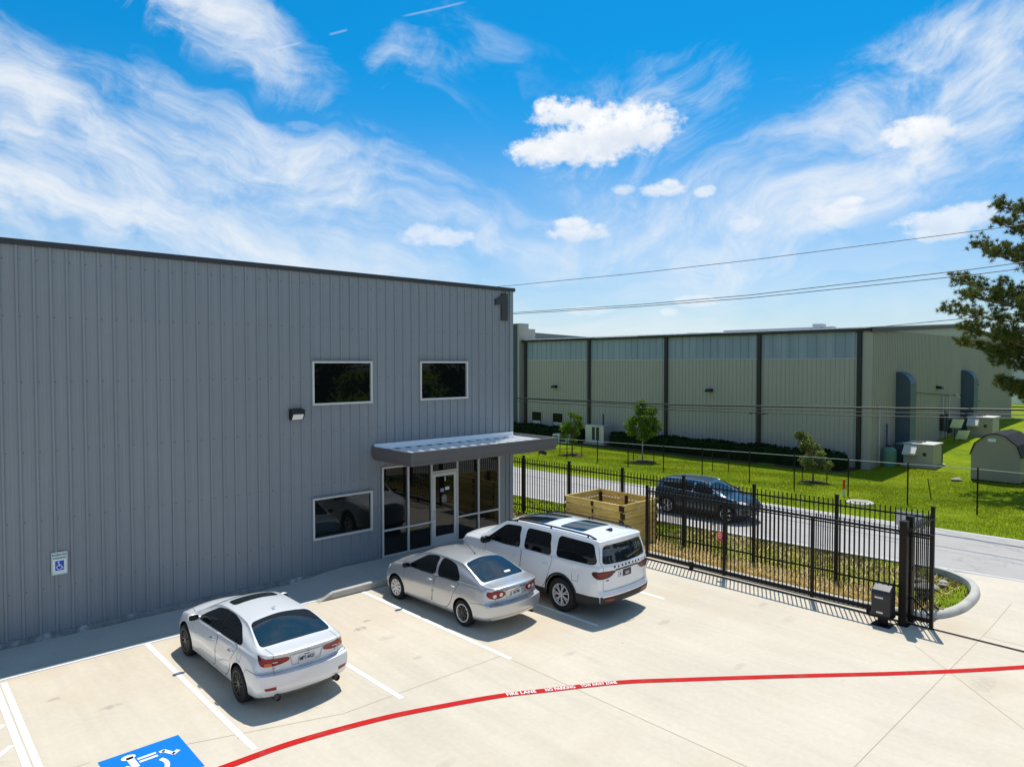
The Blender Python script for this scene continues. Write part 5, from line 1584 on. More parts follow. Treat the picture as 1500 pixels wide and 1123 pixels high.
    def door(s, pts, hpos, sg, hm):
        d = (0, -sg, 0); P = [(x, sg, z) for x, z in pts]
        o = s.lay('door', s.pt, P, d, .0045, n=26, m=14, rnd=1, skirt=.006)
        g = MB(); g.add(*s.patch(P, d, .0016, n=26, m=14, rnd=1, skirt=.004, grow=.012)); g.build('door_gap', 'seam', o, smooth=35)
        hx, hz = hpos
        p, nr = s.hit((hx, 3*sg, hz), d)
        h = MB(); a = Vector((-.085, 0, .0)); c = Vector((.085, 0, .0))
        h.tube([p+a+nr*.004, p+a*.85+nr*.035, p+nr*.042, p+c*.85+nr*.035, p+c+nr*.004], [.012, .015, .016, .015, .012], 8)
        h.build('handle', hm, o, smooth=60)
        return o
    def wheel(s, ax, sg, style):
        sp = s.sp; R_ = sp['wheel_r']; tw = sp['tyre_w']; y0 = sp['track']*sg
        rr = sp['rim_r']
        # axle-side disc is the wheel itself; tyre and rim are its parts
        mb = MB(); out = sg
        mb.lathe([(0, -.10*out), (rr*.96, -.10*out), (rr*.96, -tw*.9*out), (0, -tw*.9*out)], (0, 0, 0), (0, 1, 0), 28)
        mb.lathe([(rr*.55, -.07*out), (rr*.55, -.098*out), (0, -.098*out)], (0, 0, 0), (0, 1, 0), 24)
        w = mb.build('wheel', 'rim_dark' if style['disc'] is None else style['disc'], s.root, smooth=35, loc=(ax, y0, R_))
        mb = MB()
        pr = [(rr-.008, -.012), (rr+.012, -.006), (rr+.035, .004), (R_-.05, .006), (R_-.022, -.004), (R_-.006, -.028), (R_, -.05), (R_, -tw*.5), (R_, -tw+.05), (R_-.02, -tw), (rr, -tw+.01), (rr-.02, -tw+.03)]
        mb.lathe([(r, h*out) for r, h in pr], (0, 0, 0), (0, 1, 0), 48); mb.build('tyre', 'tyre', w, smooth=35)
        mb = MB()
        mats = style['mats']
        mb.lathe([(rr+.004, -.006*out), (rr-.002, .002*out), (rr-.016, .0*out), (rr-.026, -.02*out), (rr-.03, -.09*out)], (0, 0, 0), (0, 1, 0), 48, 0)
        n = style['n']; fork = style.get('fork', 0); sw = style['w']; ofs = random.random()
        for k in range(n):
            a = 2*math.pi*(k+ofs)/n
            def spoke(a0, a1, w0, w1, r0, r1, m):
                p = Vector((math.cos(a0)*r0, -.018*out, math.sin(a0)*r0)); q = Vector((math.cos(a1)*r1, -.012*out, math.sin(a1)*r1))
                dd = (q-p).normalized(); t = dd.cross(Vector((0, 1, 0)))
                dep = Vector((0, -.022*out, 0))
                vs = [p-t*w0, p+t*w0, q+t*w1, q-t*w1]; vs2 = [v+dep for v in vs]
                mb.add(vs+vs2, [(0, 1, 2, 3), (4, 7, 6, 5), (0, 4, 5, 1), (1, 5, 6, 2), (2, 6, 7, 3), (3, 7, 4, 0)], m)
            if fork:
                spoke(a, a, sw*1.3, sw*1.2, .03, rr*.5, 1); spoke(a-.02, a-fork, sw*.8, sw*.7, rr*.40, rr-.02, 1); spoke(a+.02, a+fork, sw*.8, sw*.7, rr*.40, rr-.02, 1)
            else: spoke(a, a, sw*style.get('taper', 1.0), sw, .03, rr-.018, 1)
        mb.lathe([(.062, -.028*out), (.058, -.008*out), (.03, .0), (0, .0)], (0, 0, 0), (0, 1, 0), 20, 1)
        mb.build('rim', mats, w, smooth=35)
        return w
    def wheels(s, style_f, style_r=None):
        for ax, st in zip(s.sp['axles'], (style_r or style_f, style_f)):
            for sg in (1, -1): s.wheel(ax, sg, st)
    def mirror(s, x, z, m, sg, size=1.0):
        p, nr = s.hit((x, 3*sg, z), (0, -sg, 0)); V = []; F = []
        n1, n2 = 9, 16; c = p+Vector((.0, .155*sg*size, .045))
        for i in range(n1+1):
            f = -1+2*i/n1; r = (1-abs(f)**2.6)**.5
            for k in range(n2):
                t = 2*math.pi*k/n2; cx, cz = math.cos(t), math.sin(t)
                cx = math.copysign(abs(cx)**.75, cx); cz = math.copysign(abs(cz)**.75, cz)
                xx = cx*.085*r if cx > 0 else cx*.045*r
                V.append(c+Vector((xx*size, f*.125*sg*size, cz*.075*r*size*(1+.1*f))))
        for i in range(n1):
            for k in range(n2): F.append((i*n2+k, i*n2+(k+1) % n2, (i+1)*n2+(k+1) % n2, (i+1)*n2+k))
        mb = MB(); mb.add(V, F); mb.tube([p+Vector((.02, -.03*sg, .0)), p+Vector((.015, .05*sg, .02)), c+Vector((.01, -.07*sg, -.03))], [.035, .03, .03], 8)
        o = mb.build('side_mirror', m, s.root, smooth=60)
        g = MB(); vs = [c+Vector((-.0475*size, y*.105*sg*size, z*.060*size)) for y, z in [(math.copysign(abs(math.cos(a))**.6, math.cos(a)), math.copysign(abs(math.sin(a))**.6, math.sin(a))) for a in np.linspace(0, 6.283, 20, endpoint=False)]]
        g.add(vs+[v+Vector((.012, 0, 0)) for v in vs], [tuple(range(20)), tuple(range(20, 40))]+[(i, (i+1) % 20, 20+(i+1) % 20, 20+i) for i in range(20)]); g.build('mirror_glass', 'car_glass', o)
    def plate(s, z, tilt, words, wide=.305, hh=.155, back='plate_white', ink='plate_text', y=0.0, state='TEXAS'):
        p, nr = s.hit((-6, y, z), (1, 0, 0)); up_ = Vector((tilt, 0, 1)).normalized(); ex = Vector((0, -1, 0)); n = ex.cross(up_)
        c = p+n*.012
        mb = MB(); mb.obox(c, ex*wide/2, up_*hh/2, n*.006)
        o = mb.build('licence_plate', back, s.body, bevel=.004)
        mb = MB()
        if state: put_text(mb, state, .034, c+up_*.052+n*.0075, ex, up_, 0, .002, .001, 1.1)
        if words: put_text(mb, words, .082, c-up_*.012+n*.0075, ex, up_, 0, .002, .0025, .92, .86)
        mb.build('lettering', ink, o, fix=False)
        return c, ex, up_, n

sill_side = (0, -1, 0)
# ---------------- sedan in the first stall
LEX = dict(
    axles=(-1.365, 1.365), wheel_r=.325, tyre_w=.235, rim_r=.235, track=.895, arch=.365, zm=.60, bulge_r=.17, bulge_f=.34, bow=.022,
    curves=dict(
        zc=[(-2.33, 1.005), (-2.30, 1.025), (-2.22, 1.036), (-2.0, 1.045), (-1.86, 1.06), (-1.74, 1.10), (-1.48, 1.195), (-1.18, 1.292), (-1.08, 1.315), (-.75, 1.342), (-.25, 1.355), (.12, 1.34), (.40, 1.295), (.68, 1.185), (.94, 1.06), (1.14, .965), (1.24, .94), (1.6, .91), (1.95, .84), (2.14, .74), (2.22, .63)],
        cr=[(-2.33, .02), (-1.9, .03), (-1.5, .04), (-.9, .06), (.2, .065), (.8, .06), (1.3, .05), (1.9, .06), (2.22, .05)],
        zs=[(-2.33, .88), (-1.9, .935), (-1.4, .95), (-.6, .92), (.3, .89), (1.0, .87), (1.5, .835), (2.0, .73), (2.22, .57)],
        ws=[(-2.33, .72), (-2.0, .79), (-1.5, .835), (-.6, .835), (.6, .835), (1.2, .825), (1.7, .80), (2.1, .70), (2.22, .62)],
        wm=[(-2.33, .83), (-2.0, .875), (-1.365, .90), (-.7, .882), (.6, .88), (1.365, .898), (1.9, .87), (2.22, .76)],
        wr=[(-2.33, .69), (-1.95, .735), (-1.8, .73), (-1.45, .665), (-.98, .59), (-.4, .57), (.2, .575), (.68, .63), (1.02, .70), (1.25, .715), (1.8, .68), (2.1, .60), (2.22, .52)],
        zb=[(-2.33, .31), (-1.9, .24), (-1.0, .19), (1.0, .18), (1.9, .20), (2.22, .24)]),
    rear=[(.2, .14), (.33, .05), (.48, .0), (.62, .0), (.69, .008), (.702, .12), (.78, .135), (.92, .115), (.985, .07), (1.02, .035), (1.5, .035)],
    front=[(.2, .06), (.4, .0), (.6, .0), (.8, .1), (1.5, .1)])
def lexus():
    c = Car('parked_car', 'pearl white sports sedan with black wheels and sunroof in the stall beside the wheelchair space', 'car', (5.66, 13.60, 0), math.pi/2+.004, LEX, 'paint_pearl')
    # glass
    L = [(.84, .905), (.55, 1.07), (.24, 1.215), (-.12, 1.262), (-.50, 1.258), (-.88, 1.205), (-1.18, 1.115), (-1.34, 1.03), (-1.28, .975), (-.7, .95), (.3, .922)]
    for sg in (1, -1):
        tr = c.lay('window_trim', 'rim_black', [(x, sg, z) for x, z in L], (0, -sg, 0), .002, n=40, m=8, grow=.012)
        fr = [p for p in L if p[0] > -.08]; F_ = [(.84, .905), (.55, 1.07), (.24, 1.215), (-.12, 1.262), (-.25, 1.263), (-.29, .936), (.3, .922)]
        R_ = [(-.29, 1.263), (-.50, 1.258), (-.88, 1.205), (-1.18, 1.115), (-1.34, 1.03), (-1.28, .975), (-.7, .95), (-.32, .937)]
        c.lay('side_window', 'car_glass', [(x, sg, z) for x, z in F_], (0, -sg, 0), .006, tr, n=30, rnd=1); c.lay('side_window', 'car_glass', [(x, sg, z) for x, z in R_], (0, -sg, 0), .006, tr, n=30, rnd=1)
        c.door([(.90, .885), (.98, .6), (.95, .30), (-.22, .30), (-.31, .918), (.3, .90)], (-.12, .79), sg, 'chrome')
        c.door([(-.335, .918), (-.25, .30), (-.78, .30), (-.95, .46), (-1.03, .70), (-1.26, .955), (-.7, .93)], (-1.0, .81), sg, 'chrome')
        c.mirror(.74, .925, 'paint_pearl', sg, .9)
    rg = [(-1.83, -.675, 1.09), (-1.86, 0, 1.09), (-1.83, .675, 1.09), (-1.45, .625, 1.25), (-1.12, .555, 1.36), (-1.08, 0, 1.4), (-1.12, -.555, 1.36), (-1.45, -.625, 1.25)]
    bk = c.lay('rear_window', 'rear_glass', [(x, y, z) for x, y, z in rg], (0, 0, -1), .005, n=30, m=16, rnd=1)
    c.lay('windscreen', 'car_glass', [(1.12, -.66, 1), (1.12, .66, 1), (.44, .54, 1), (.44, -.54, 1)], (0, 0, -1), .005, n=20, m=14, rnd=1)
    c.lay('sunroof', 'car_glass', [(.22, -.44, 1), (.22, .44, 1), (-.14, .45, 1), (-.14, -.45, 1)], (0, 0, -1), .004, n=14, m=12, rnd=1)
    # lamps
    for sg in (1, -1):
        T = [(-2.02, .84, .985), (-2.12, .80, .955), (-2.27, .64, .925), (-2.29, .42, .925), (-2.28, .38, .88), (-2.28, .44, .835), (-2.26, .68, .795), (-2.13, .80, .80), (-2.06, .83, .86)]
        tl = c.lay('tail_light', 'lamp_red', [(x, y*sg, z) for x, y, z in T], (.72, -.62*sg, 0), .010, n=26, rnd=1)
        c.lay('lamp_tip', 'seam', [(-2.01, .845*sg, .992), (-2.09, .815*sg, .968), (-2.11, .80*sg, .90), (-2.05, .83*sg, .925)], (.72, -.62*sg, 0), .012, tl, n=8, m=4, rnd=1)
        c.lay('indicator', 'lamp_amber', [(-2.23, .70*sg, .86), (-2.15, .78*sg, .86), (-2.15, .78*sg, .81), (-2.23, .70*sg, .80)], (.72, -.62*sg, 0), .012, tl, n=8, m=4, rnd=0)
        mb = MB()
        p, nr = c.hit((-6, .53*sg, .865), (1, 0, 0))
        for k in range(5): mb.obox(p+nr*.012+Vector((0, (.03*k-.06), .006*math.sin(k*2))), Vector((0, .013, .004)), Vector((0, -.002, .008)), Vector((.002, 0, 0)))
        mb.build('lamp_script', 'decal_white', tl)
        c.lay('reflector', 'lamp_red', [(-2.2, .78*sg, .475), (-2.3, .62*sg, .485), (-2.3, .61*sg, .43), (-2.2, .76*sg, .43)], (.8, -.5*sg, 0), .006, n=10, m=5, rnd=0)
        mb = MB(); mb.lathe([(.0, .03), (.046, .03), (.05, 0), (.058, 0), (.058, .12), (0, .12)], (-2.26, .56*sg, .285), (1, 0, 0), 20); mb.build('exhaust_tip', 'rim_dark', c.root, smooth=40)
        c.lay('headlight', 'lamp_clear', [(2.0, .72*sg, .74), (1.75, .82*sg, .80), (1.7, .83*sg, .74), (2.05, .72*sg, .62)], (-.7, -.7*sg, 0), .006, n=12, rnd=1)
    nb = c.lay('plate_recess', 'paint_pearl', [(-2.3, -.30, .93), (-2.3, .30, .93), (-2.3, .26, .75), (-2.3, -.26, .75)], (1, 0, 0), -.004, n=16, m=8, rnd=1, skirt=-.008)
    c.seams([([(-2.3, -.40, .93), (-2.3, -.31, .935), (-2.3, .31, .935), (-2.3, .27, .745), (-2.3, -.27, .745), (-2.3, -.31, .935)], (1, 0, 0))], .006)
    c.plate(.83, .15, 'MPT-4A21')
    # emblem ring
    p, nr = c.hit((-6, 0, .975), (1, 0, 0)); mb = MB()
    mb.tube([p+nr*.006+Vector((0, .055*math.cos(a), .036*math.sin(a))) for a in np.linspace(0, 6.283, 20)], .006, 6); mb.tube([p+nr*.006+Vector((0, .02, .03)), p+nr*.006+Vector((0, .005, -.016)), p+nr*.006+Vector((0, -.035, -.012))], .006, 6)
    mb.build('emblem', 'chrome', c.body, smooth=60)
    for y, w_ in ((.52, 'ISi'), (-.55, 'IS 250')):
        p, nr = c.hit((-6, y, .745), (1, 0, 0)); mb = MB()
        put_text(mb, w_ if y < 0 else 'LEXUS', .042, p+nr*.004, (0, -1, 0), (.1, 0, 1), 0, .004, .001, 1.2); mb.build('lettering', 'chrome', c.body, fix=False)
    c.seams([([(-2.3, -.80, .70), (-2.3, .80, .70)], (1, 0, 0)), ([(-1.88, .62, 1), (-2.24, .60, 1)], (0, 0, -1)), ([(-1.88, -.62, 1), (-2.24, -.60, 1)], (0, 0, -1)), ([(-2.3, .60, .98), (-2.3, .585, .72)], (1, 0, 0)), ([(-2.3, -.60, .98), (-2.3, -.585, .72)], (1, 0, 0)),
             ([(-1.60, .9, .56), (-1.70, .9, .70), (-2.02, .9, .70), (-2.12, .8, .70)], (.3, -1, 0)), ([(-1.60, -.9, .56), (-1.70, -.9, .70), (-2.02, -.9, .70), (-2.12, -.8, .70)], (.3, 1, 0)),
             ([(-1.28, 1, .86), (-1.28, 1, .74), (-1.42, 1, .735), (-1.44, 1, .87)], (0, -1, 0)), ([(1.0, 1, .30), (-.8, 1, .29)], (0, -1, 0)), ([(1.17, -.69, 1), (1.2, 0, 1), (1.17, .69, 1)], (0, 0, -1)), ([(1.3, .70, 1), (2.1, .55, 1)], (0, 0, -1)), ([(1.3, -.70, 1), (2.1, -.55, 1)], (0, 0, -1))], .007)
    p, nr = c.hit((-.82, 0, 5), (0, 0, -1)); mb = MB(); mb.prism([(-.09, -.005), (.03, -.005), (-.07, .045), (-.095, .04)], 'y', -.022, .022); mb.v = [tuple(Vector(v)+p) for v in mb.v]; mb.build('antenna_fin', 'chrome', c.body, bevel=.006)
    c.lay('cladding', 'cladding', [(-2.3, -.60, .27), (-2.3, .60, .27), (-2.3, .55, .335), (-2.3, -.55, .335)], (1, 0, 0), .004, n=14, m=4, rnd=1)
    c.wheels(dict(disc='rim_black', mats=['rim_black', 'rim_bronze'], n=10, w=.008, fork=.15))
lexus()

# ---------------- silver compact sedan
COR = dict(
    axles=(-1.30, 1.30), wheel_r=.305, tyre_w=.20, rim_r=.205, track=.84, arch=.345, zm=.60, bulge_r=.14, bulge_f=.32, bow=.025,
    curves=dict(
        zc=[(-2.34, 1.01), (-2.31, 1.032), (-2.22, 1.045), (-1.98, 1.06), (-1.84, 1.075), (-1.72, 1.12), (-1.42, 1.245), (-1.12, 1.362), (-1.03, 1.385), (-.68, 1.412), (-.2, 1.425), (.2, 1.41), (.48, 1.36), (.78, 1.225), (1.04, 1.09), (1.2, 1.005), (1.3, .98), (1.62, .935), (1.92, .84), (2.1, .73), (2.17, .63)],
        cr=[(-2.34, .02), (-1.9, .03), (-1.5, .04), (-.8, .06), (.2, .06), (.8, .055), (1.3, .05), (1.9, .07), (2.17, .05)],
        zs=[(-2.34, .88), (-1.9, .96), (-1.4, .975), (-.6, .96), (.3, .935), (1.0, .915), (1.5, .87), (1.95, .74), (2.17, .58)],
        ws=[(-2.34, .70), (-2.0, .765), (-1.5, .785), (-.6, .79), (.6, .79), (1.2, .78), (1.7, .745), (2.05, .66), (2.17, .60)],
        wm=[(-2.34, .785), (-2.0, .825), (-1.3, .848), (-.7, .845), (.6, .845), (1.3, .848), (1.85, .82), (2.17, .72)],
        wr=[(-2.34, .66), (-1.95, .705), (-1.78, .705), (-1.42, .645), (-.95, .575), (-.4, .555), (.3, .555), (.78, .61), (1.12, .665), (1.35, .67), (1.8, .63), (2.05, .56), (2.17, .50)],
        zb=[(-2.34, .33), (-1.9, .26), (-1.0, .20), (1.0, .19), (1.9, .21), (2.17, .26)]),
    rear=[(.2, .12), (.35, .04), (.5, .0), (.60, .0), (.665, .008), (.68, .13), (.78, .145), (.92, .12), (.97, .08), (1.015, .045), (1.6, .045)],
    front=[(.2, .06), (.4, .0), (.6, .0), (.8, .1), (1.5, .1)])
def corolla():
    c = Car('parked_car', 'silver compact sedan with a dark rear window parked beside the white suv', 'car', (10.73, 13.62, 0), math.pi/2+.025, COR, 'paint_silver')
    F_ = [(.90, .94), (.62, 1.10), (.30, 1.275), (.02, 1.325), (-.19, 1.33), (-.22, .955), (.4, .945)]
    R_ = [(-.29, 1.33), (-.56, 1.318), (-.84, 1.265), (-1.06, 1.14), (-1.12, .98), (-.7, .965), (-.32, .957)]
    for sg in (1, -1):
        tr = c.lay('window_trim', 'rim_black', [(x, sg, z) for x, z in F_], (0, -sg, 0), .002, n=30, grow=.012, rnd=1); c.lay('side_window', 'car_glass', [(x, sg, z) for x, z in F_], (0, -sg, 0), .006, tr, n=30, rnd=1)
        tr = c.lay('window_trim', 'rim_black', [(x, sg, z) for x, z in R_], (0, -sg, 0), .002, n=30, grow=.012, rnd=1); c.lay('side_window', 'car_glass', [(x, sg, z) for x, z in R_], (0, -sg, 0), .006, tr, n=30, rnd=1)
        c.door([(.95, .915), (.98, .6), (.94, .30), (-.16, .30), (-.24, .935), (.4, .925)], (-.08, .82), sg, 'paint_silver')
        c.door([(-.27, .935), (-.19, .30), (-.72, .30), (-.88, .46), (-.97, .70), (-1.15, .955), (-.7, .945)], (-.93, .835), sg, 'paint_silver')
        c.mirror(.78, .95, 'seam', sg, .85)
        T = [(-2.08, .79, .935), (-2.22, .66, .945), (-2.27, .47, .93), (-2.27, .38, .865), (-2.27, .42, .79), (-2.25, .60, .755), (-2.15, .74, .775), (-2.06, .79, .85)]
        tl = c.lay('tail_light', 'lamp_red', [(x, y*sg, z) for x, y, z in T], (.74, -.60*sg, 0), .010, n=26, rnd=2)
        for yy, zz in ((.445, .85), (.60, .83)):
            p, nr = c.hit((-6, yy*sg, zz), (1, 0, 0)); mb = MB(); mb.lathe([(.047, 0), (.044, .016), (.03, .022), (0, .022)], p+nr*.004, nr, 20); mb.build('reverse_lamp', 'lamp_clear', tl, smooth=50)
        c.lay('headlight', 'lamp_clear', [(1.95, .70*sg, .76), (1.66, .77*sg, .82), (1.62, .78*sg, .74), (2.0, .70*sg, .62)], (-.7, -.7*sg, 0), .006, n=12, rnd=1)
        mb = MB(); mb.add(*c.strip([(.92, sg, .56), (-.12, sg, .575), (-.82, sg, .585)], (0, -sg, 0), .012, .004)); mb.build('side_moulding', 'seam', c.body, fix=False)
    rg = [(-1.80, -.65, 1.09), (-1.84, 0, 1.09), (-1.80, .65, 1.09), (-1.42, .605, 1.25), (-1.07, .54, 1.36), (-1.03, 0, 1.4), (-1.07, -.54, 1.36), (-1.42, -.605, 1.25)]
    bk = c.lay('rear_window', 'rear_glass', rg, (0, 0, -1), .005, n=30, m=16, rnd=1)
    p, nr = c.hit((-1.68, -.22, 5), (0, 0, -1)); mb = MB(); t_ = Vector((.35, 0, 1)).cross(Vector((0, 1, 0))).normalized()
    mb.obox(p+nr*.008, Vector((0, .09, 0)), nr.cross(Vector((0, 1, 0)))*.03, nr*.001); mb.build('window_sticker', 'sign_white', bk)
    c.lay('windscreen', 'car_glass', [(1.18, -.62, 1), (1.18, .62, 1), (.52, .52, 1), (.52, -.52, 1)], (0, 0, -1), .005, n=20, m=14, rnd=1)
    pl, ex, up_, n = c.plate(.835, .12, 'UA·70U')
    mb = MB(); mb.add(*c.strip([(-2.3, .30, .925), (-2.3, -.30, .925)], (1, 0, 0), .022, .014)); mb.build('plate_garnish', 'chrome', c.body, fix=False)
    p, nr = c.hit((-6, 0, .955), (1, 0, 0)); mb = MB()
    for rx, rz in ((.05, .034), (.028, .034), (.03, .016)): mb.tube([p+nr*.01+Vector((0, rx*math.cos(a), rz*math.sin(a)+(0.0 if rz > .02 else .016))) for a in np.linspace(0, 6.283, 18)], .0055, 6)
    mb.build('emblem', 'chrome', c.body, smooth=60)
    c.seams([([(-2.3, -.78, .69), (-2.3, .78, .69)], (1, 0, 0)), ([(-1.87, .60, 1), (-2.24, .58, 1)], (0, 0, -1)), ([(-1.87, -.60, 1), (-2.24, -.58, 1)], (0, 0, -1)), ([(-2.3, .58, .98), (-2.3, .57, .70)], (1, 0, 0)), ([(-2.3, -.58, .98), (-2.3, -.57, .70)], (1, 0, 0)),
             ([(-2.3, -.34, .92), (-2.3, .34, .92), (-2.3, .29, .75), (-2.3, -.29, .75), (-2.3, -.34, .92)], (1, 0, 0)), ([(-2.3, -.74, .40), (-2.3, .74, .40)], (1, 0, 0)),
             ([(-1.58, .9, .60), (-1.9, .9, .655), (-2.1, .8, .665)], (.3, -1, 0)), ([(-1.58, -.9, .60), (-1.9, -.9, .655), (-2.1, -.8, .665)], (.3, 1, 0)), ([(1.28, -.66, 1), (1.31, 0, 1), (1.28, .66, 1)], (0, 0, -1)), ([(1.28, .66, 1), (2.0, .52, 1)], (0, 0, -1)), ([(1.28, -.66, 1), (2.0, -.52, 1)], (0, 0, -1))], .007)
    mb = MB(); p, nr = c.hit((-.80, 0, 5), (0, 0, -1)); mb.tube([p, p+Vector((.03, 0, .03)), p+Vector((.42, .02, .26))], [.018, .008, .003], 6); mb.build('antenna', 'seam', c.body, smooth=60)
    mb = MB(); mb.tube([(-2.0, -.5, .25), (-2.24, -.5, .26)], .028, 12); mb.build('exhaust_tip', 'rim_dark', c.root, smooth=60)
    hub = dict(disc='rim_dark', mats=['rim_silver', 'rim_silver'], n=9, w=.034, taper=.5)
    steel = dict(disc='rim_black', mats=['rim_silver', 'rim_black'], n=10, w=.016, taper=.9)
    c.wheels(hub, steel)
corolla()

# ---------------- large white suv
WAG = dict(
    axles=(-1.56, 1.56), wheel_r=.415, tyre_w=.285, rim_r=.265, track=1.005, dark=.45, arch=.47, zm=.82, bulge_r=.13, bulge_f=.30, bow=.02,
    curves=dict(
        zc=[(-2.84, 1.80), (-2.78, 1.865), (-2.68, 1.895), (-2.3, 1.925), (-1.5, 1.945), (-.5, 1.945), (.2, 1.925), (.55, 1.88), (.85, 1.74), (1.15, 1.55), (1.4, 1.40), (1.5, 1.355), (1.8, 1.33), (2.2, 1.28), (2.42, 1.20), (2.54, 1.08), (2.58, .98)],
        cr=[(-2.84, .05), (-2.6, .06), (-1.5, .07), (.2, .07), (.8, .06), (1.45, .05), (2.2, .05), (2.58, .06)],
        zs=[(-2.84, 1.26), (-2.0, 1.265), (-1.0, 1.26), (.5, 1.24), (1.2, 1.22), (1.8, 1.20), (2.3, 1.12), (2.58, .90)],
        ws=[(-2.84, .90), (-2.4, .955), (-1.5, .985), (0, .985), (1.2, .975), (1.9, .955), (2.3, .90), (2.58, .80)],
        wm=[(-2.84, .945), (-2.4, .995), (-1.56, 1.02), (0, 1.01), (1.56, 1.02), (2.2, .99), (2.58, .88)],
        wr=[(-2.84, .785), (-2.6, .80), (-1.5, .81), (0, .80), (.6, .79), (1.0, .81), (1.4, .86), (1.55, .87), (2.2, .83), (2.58, .72)],
        zb=[(-2.84, .42), (-2.3, .34), (-1.2, .30), (1.2, .30), (2.2, .30), (2.58, .34)]),
    rear=[(.3, .10), (.45, .02), (.58, .0), (.66, .012), (.70, .05), (.9, .05), (1.15, .045), (1.25, .04), (1.30, .06), (1.5, .105), (1.75, .165), (1.80, .15), (1.86, .11), (1.92, .08)],
    front=[(.3, .05), (.6, .0), (1.0, .0), (1.3, .06), (1.95, .1)])
def wagon():
    c = Car('parked_car', 'large white suv with roof rails and glass roof panels nearest the timber crate', 'car', (13.24, 12.98, 0), math.pi/2+.01, WAG, 'paint_white')
    W_ = [[(1.18, 1.29), (.80, 1.56), (.52, 1.745), (.05, 1.785), (-.06, 1.785), (-.10, 1.285), (.5, 1.275)], [(-.30, 1.79), (-1.12, 1.795), (-1.20, 1.29), (-.26, 1.29)], [(-1.40, 1.795), (-2.46, 1.77), (-2.60, 1.38), (-2.50, 1.31), (-1.38, 1.30)]]
    for sg in (1, -1):
        for P in W_:
            tr = c.lay('window_trim', 'rim_black', [(x, sg, z) for x, z in P], (0, -sg, 0), .002, n=26, m=10, grow=.014, rnd=1); c.lay('side_window', 'car_glass', [(x, sg, z) for x, z in P], (0, -sg, 0), .006, tr, n=26, m=10, rnd=1)
        c.door([(1.20, 1.24), (1.16, .8), (1.02, .42), (-.10, .42), (-.19, 1.26), (.5, 1.25)], (-.0, 1.06), sg, 'paint_white')
        c.door([(-.21, 1.26), (-.13, .42), (-.92, .42), (-1.10, .70), (-1.18, .95), (-1.29, 1.265)], (-1.06, 1.07), sg, 'paint_white')
        c.mirror(1.02, 1.27, 'rim_black', sg, 1.25)
        T = [(-2.50, .96, 1.17), (-2.75, .85, 1.165), (-2.79, .55, 1.155), (-2.79, .40, 1.15), (-2.79, .50, 1.10), (-2.78, .62, 1.02), (-2.70, .88, .995), (-2.55, .955, 1.04)]
        c.lay('lamp_bezel', 'rim_black', [(x, y*sg, z) for x, y, z in T], (.8, -.6*sg, 0), .004, n=26, rnd=1, grow=.014)
        tl = c.lay('tail_light', 'lamp_dark_red', [(x, y*sg, z) for x, y, z in T], (.8, -.6*sg, 0), .010, n=26, rnd=1)
        c.lay('light_bar', 'lamp_red', [(-2.62, .92*sg, 1.13), (-2.78, .66*sg, 1.125), (-2.78, .66*sg, 1.075), (-2.62, .92*sg, 1.07)], (.8, -.6*sg, 0), .012, tl, n=14, m=4, rnd=1)
        c.lay('reflector', 'lamp_red', [(-2.72, .78*sg, .545), (-2.82, .50*sg, .53), (-2.82, .50*sg, .47), (-2.72, .78*sg, .49)], (.85, -.45*sg, 0), .012, n=12, m=4, rnd=1)
        c.lay('headlight', 'lamp_clear', [(2.46, .80*sg, 1.06), (2.2, .93*sg, 1.08), (2.2, .93*sg, 1.0), (2.5, .78*sg, .96)], (-.7, -.7*sg, 0), .006, n=12, rnd=1)
        # black arch lips and lower cladding
        for ax in (-1.56, 1.56):
            pts = [(ax+.50*math.cos(a), sg, .425+.50*math.sin(a)) for a in np.linspace(-.1, math.pi+.1, 26)]
            mb = MB(); mb.add(*c.strip(pts, (0, -sg, 0), .055, .008, 2)); mb.build('arch_trim', 'cladding', c.body, fix=False)
        c.lay('cladding', 'cladding', [(1.06, sg, .34), (1.06, sg, .46), (-1.05, sg, .46), (-1.05, sg, .34)], (0, -sg, 0), .006, n=24, m=4, rnd=0)
        c.lay('cladding', 'cladding', [(-2.05, sg, .38), (-2.05, sg, .58), (-2.45, sg, .585), (-2.75, .9*sg, .60), (-2.75, .9*sg, .42)], (.25, -sg, 0), .006, n=20, m=4, rnd=0)
        # roof rails
        P = []
        for x in np.linspace(.55, -2.45, 16):
            p, nr = c.hit((x, .735*sg, 5), (0, 0, -1)); P.append(p+Vector((0, 0, .055 if .35 > x > -2.3 else .012)))
        mb = MB(); mb.tube(P, .022, 8)
        for x in (.2, -1.0, -2.2):
            p, nr = c.hit((x, .735*sg, 5), (0, 0, -1)); mb.tube([p, p+Vector((0, 0, .05))], .022, 8)
        mb.build('roof_rail', 'rim_black', c.root, smooth=60)
    gl = [(-2.66, -.70, 1.745), (-2.66, .70, 1.745), (-2.74, .80, 1.40), (-2.76, .77, 1.33), (-2.77, 0, 1.305), (-2.76, -.77, 1.33), (-2.74, -.80, 1.40)]
    rw = c.lay('rear_window', 'rear_glass', gl, (1, 0, 0), .006, n=30, m=14, rnd=1)
    p, nr = c.hit((-6, -.02, 1.37), (1, 0, 0)); mb = MB(); mb.tube([p+nr*.02, p+nr*.03+Vector((0, -.10, .03)), p+nr*.03+Vector((.0, -.45, .12))], [.022, .014, .008], 8); mb.lathe([(.035, 0), (.03, .03), (0, .03)], p, nr, 14); mb.build('wiper', 'black_plastic', rw, smooth=60)
    c.lay('rear_spoiler', 'paint_white', [(-2.38, -.74, 2), (-2.38, .74, 2), (-2.58, .68, 2), (-2.60, 0, 2), (-2.58, -.68, 2)], (0, 0, -1), .010, n=20, m=14, rnd=1, skirt=.02)
